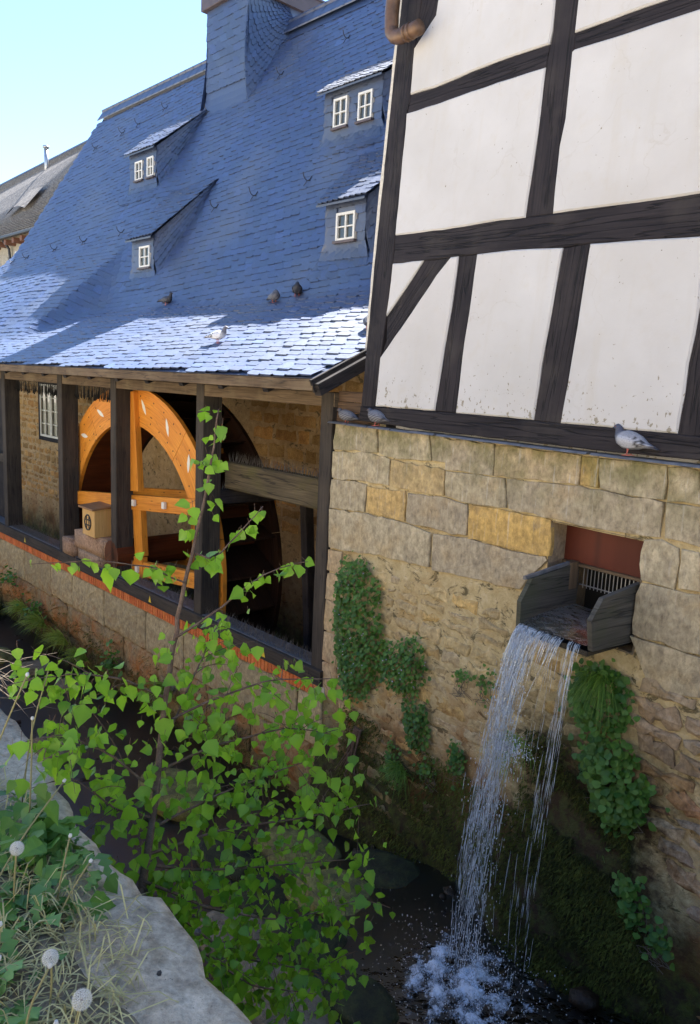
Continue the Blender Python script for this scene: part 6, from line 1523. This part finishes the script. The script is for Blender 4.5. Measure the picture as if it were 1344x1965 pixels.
pigeon(onroof(-3.27, -2.08), az_a+40, 'dark brown pigeon preening on the shaded slates, right one of the pair', 'dark', 'preen', 1.2)
pigeon(onroof(-.47, -.83), az_a-140, 'brown pigeon half hidden behind the house corner on the sunlit roof', 'dark', 'hunch', 1.0)

# ================================================================ UNSEEN HOUSE ADDED BEHIND THE CAMERA to bounce sunlight onto the shaded walls
OH = thing('bounce_house', 'unseen cream rendered house added behind the viewer to bounce daylight', 'house', MP(6, 19, -1.6))
obj('wall', [MP(a, o, z) for o in (18, 29) for a in (-16, 30) for z in (-1.6, 6.0)], [[0, 2, 3, 1], [4, 5, 7, 6], [0, 1, 5, 4], [2, 6, 7, 3]], M_['farwall'], OH)
obj('roof', [MP(-16.4, 17.6, 5.9), MP(30.4, 17.6, 5.9), MP(30.4, 24.5, 9.8), MP(-16.4, 24.5, 9.8), MP(30.4, 29.4, 5.9), MP(-16.4, 29.4, 5.9)], [[0, 1, 2, 3], [3, 2, 4, 5], [0, 3, 5], [1, 4, 2]], M_['farroof'], OH)
for a in range(-14, 29, 4):
    for z in (-.4, 3.2): window(OH, lambda x, y, oo, a=a, z=z: MP(a+1.2-x, 18-oo, z+y), 1.2, 1.6, nx=2, ny=3, fr=.1, bar=.05, depth=.05)
# ================================================================ HOUSE FAR BEHIND
FH = thing('far_house', 'buff rendered house with old grey slate roof behind the mill at left', 'house', MP(-32, -10, 0))
def fz(a): return 10.12+(a+43.5)*.03
obj('wall', [MP(-50, -8.3, -3), MP(-25.5, -8.3, -3), MP(-25.5, -8.3, 5.7), MP(-50, -8.3, 5.7), MP(-25.5, -16, 5.7), MP(-25.5, -16, -3)], [[0, 1, 2, 3], [1, 5, 4, 2]], M_['farwall'], FH)
rf = obj('roof', [MP(-52, -7.85, 5.55), MP(-25, -7.85, 5.55), MP(-27.5, -12, 10.62), MP(-52, -12, 9.9), MP(-25, -16.2, 5.55), MP(-52, -16.2, 5.55)], [[0, 1, 2, 3], [1, 4, 2], [3, 2, 4, 5]], M_['farroof'], FH)
mb = MB(); mb.beam(MP(-52, -12, 9.93), MP(-27.5, -12, 10.65), .25, .10, Z, .02); mb.build('ridge', M_['slate'], rf, vcol=np.ones((mb.n, 3)))
# courses of slate as real steps
mb = MB(); nr_ = 44
for k in range(nr_):
    q = (k+.5)/nr_; o = -7.85-4.15*q; z = 5.55+(10.25-5.55)*q
    e = 2.5*q
    p0 = MP(-52, o, 5.55+(9.9-5.55)*q+.02); p1 = MP(-25-e, o, 5.55+(10.62-5.55)*q+.02)
    mb.beam(p0, p1, .11, .035, np.array([0, 0, 1.]), .0)
mb.build('slate_courses', M_['farroof'], rf, kind='stuff')
MB().beam(MP(-50, -7.78, 5.50), MP(-25, -7.78, 5.50), .13, .13, Z, .03).build('gutter', M_['darkgutter'], FH)
a = -35.
while a < -27: MB().beam(MP(a, -8.35, 5.32), MP(a, -7.85, 5.32), .22, .22, Z, .01).build('beam_end', M_['redbeam'], FH); a += .95
MB().tube([MP(-31.6, -7.9, 5.45), MP(-31.55, -8.15, 5.1), MP(-31.55, -8.2, 4.6), MP(-31.55, -8.2, -3)], .06, 8).build('rain_pipe', M_['darkgutter'], FH, smooth=True)
window(FH, lambda x, y, oo: MP(-31.05+x, -8.28+oo, 3.6+y), 1.1, 1.35, nx=2, ny=2, fr=.12, bar=.08, depth=.06)
window(FH, lambda x, y, oo: MP(-34.2+x, -8.28+oo, 3.6+y), 1.1, 1.35, nx=2, ny=2, fr=.12, bar=.08, depth=.06)
MB().tube([MP(-35.2, -11.4, 9.3), MP(-35.2, -11.4, 10.75)], .11, 10).build('flue_pipe', M_['steel'], FH, smooth=True)
MB().tube([MP(-35.2, -11.4, 10.72), MP(-35.2, -11.4, 10.82)], .17, 10).build('flue_cap', M_['steel'], FH, smooth=True)
# eyebrow roof patch at the left edge
mb = MB(); V, F = quad_sheet(MP(-33.2, -8.6, 6.5), MP(-30.8, -8.6, 6.6), MP(-33.2, -9.8, 7.9), MP(-31.2, -9.6, 7.75), 6, lambda u, v: Z[None]*(.25*np.sin(np.pi*u)*(1-v))+0*u)
mb.add(V+Z*.25, F); mb.build('dormer_roof', M_['farroof'], rf, smooth=True)
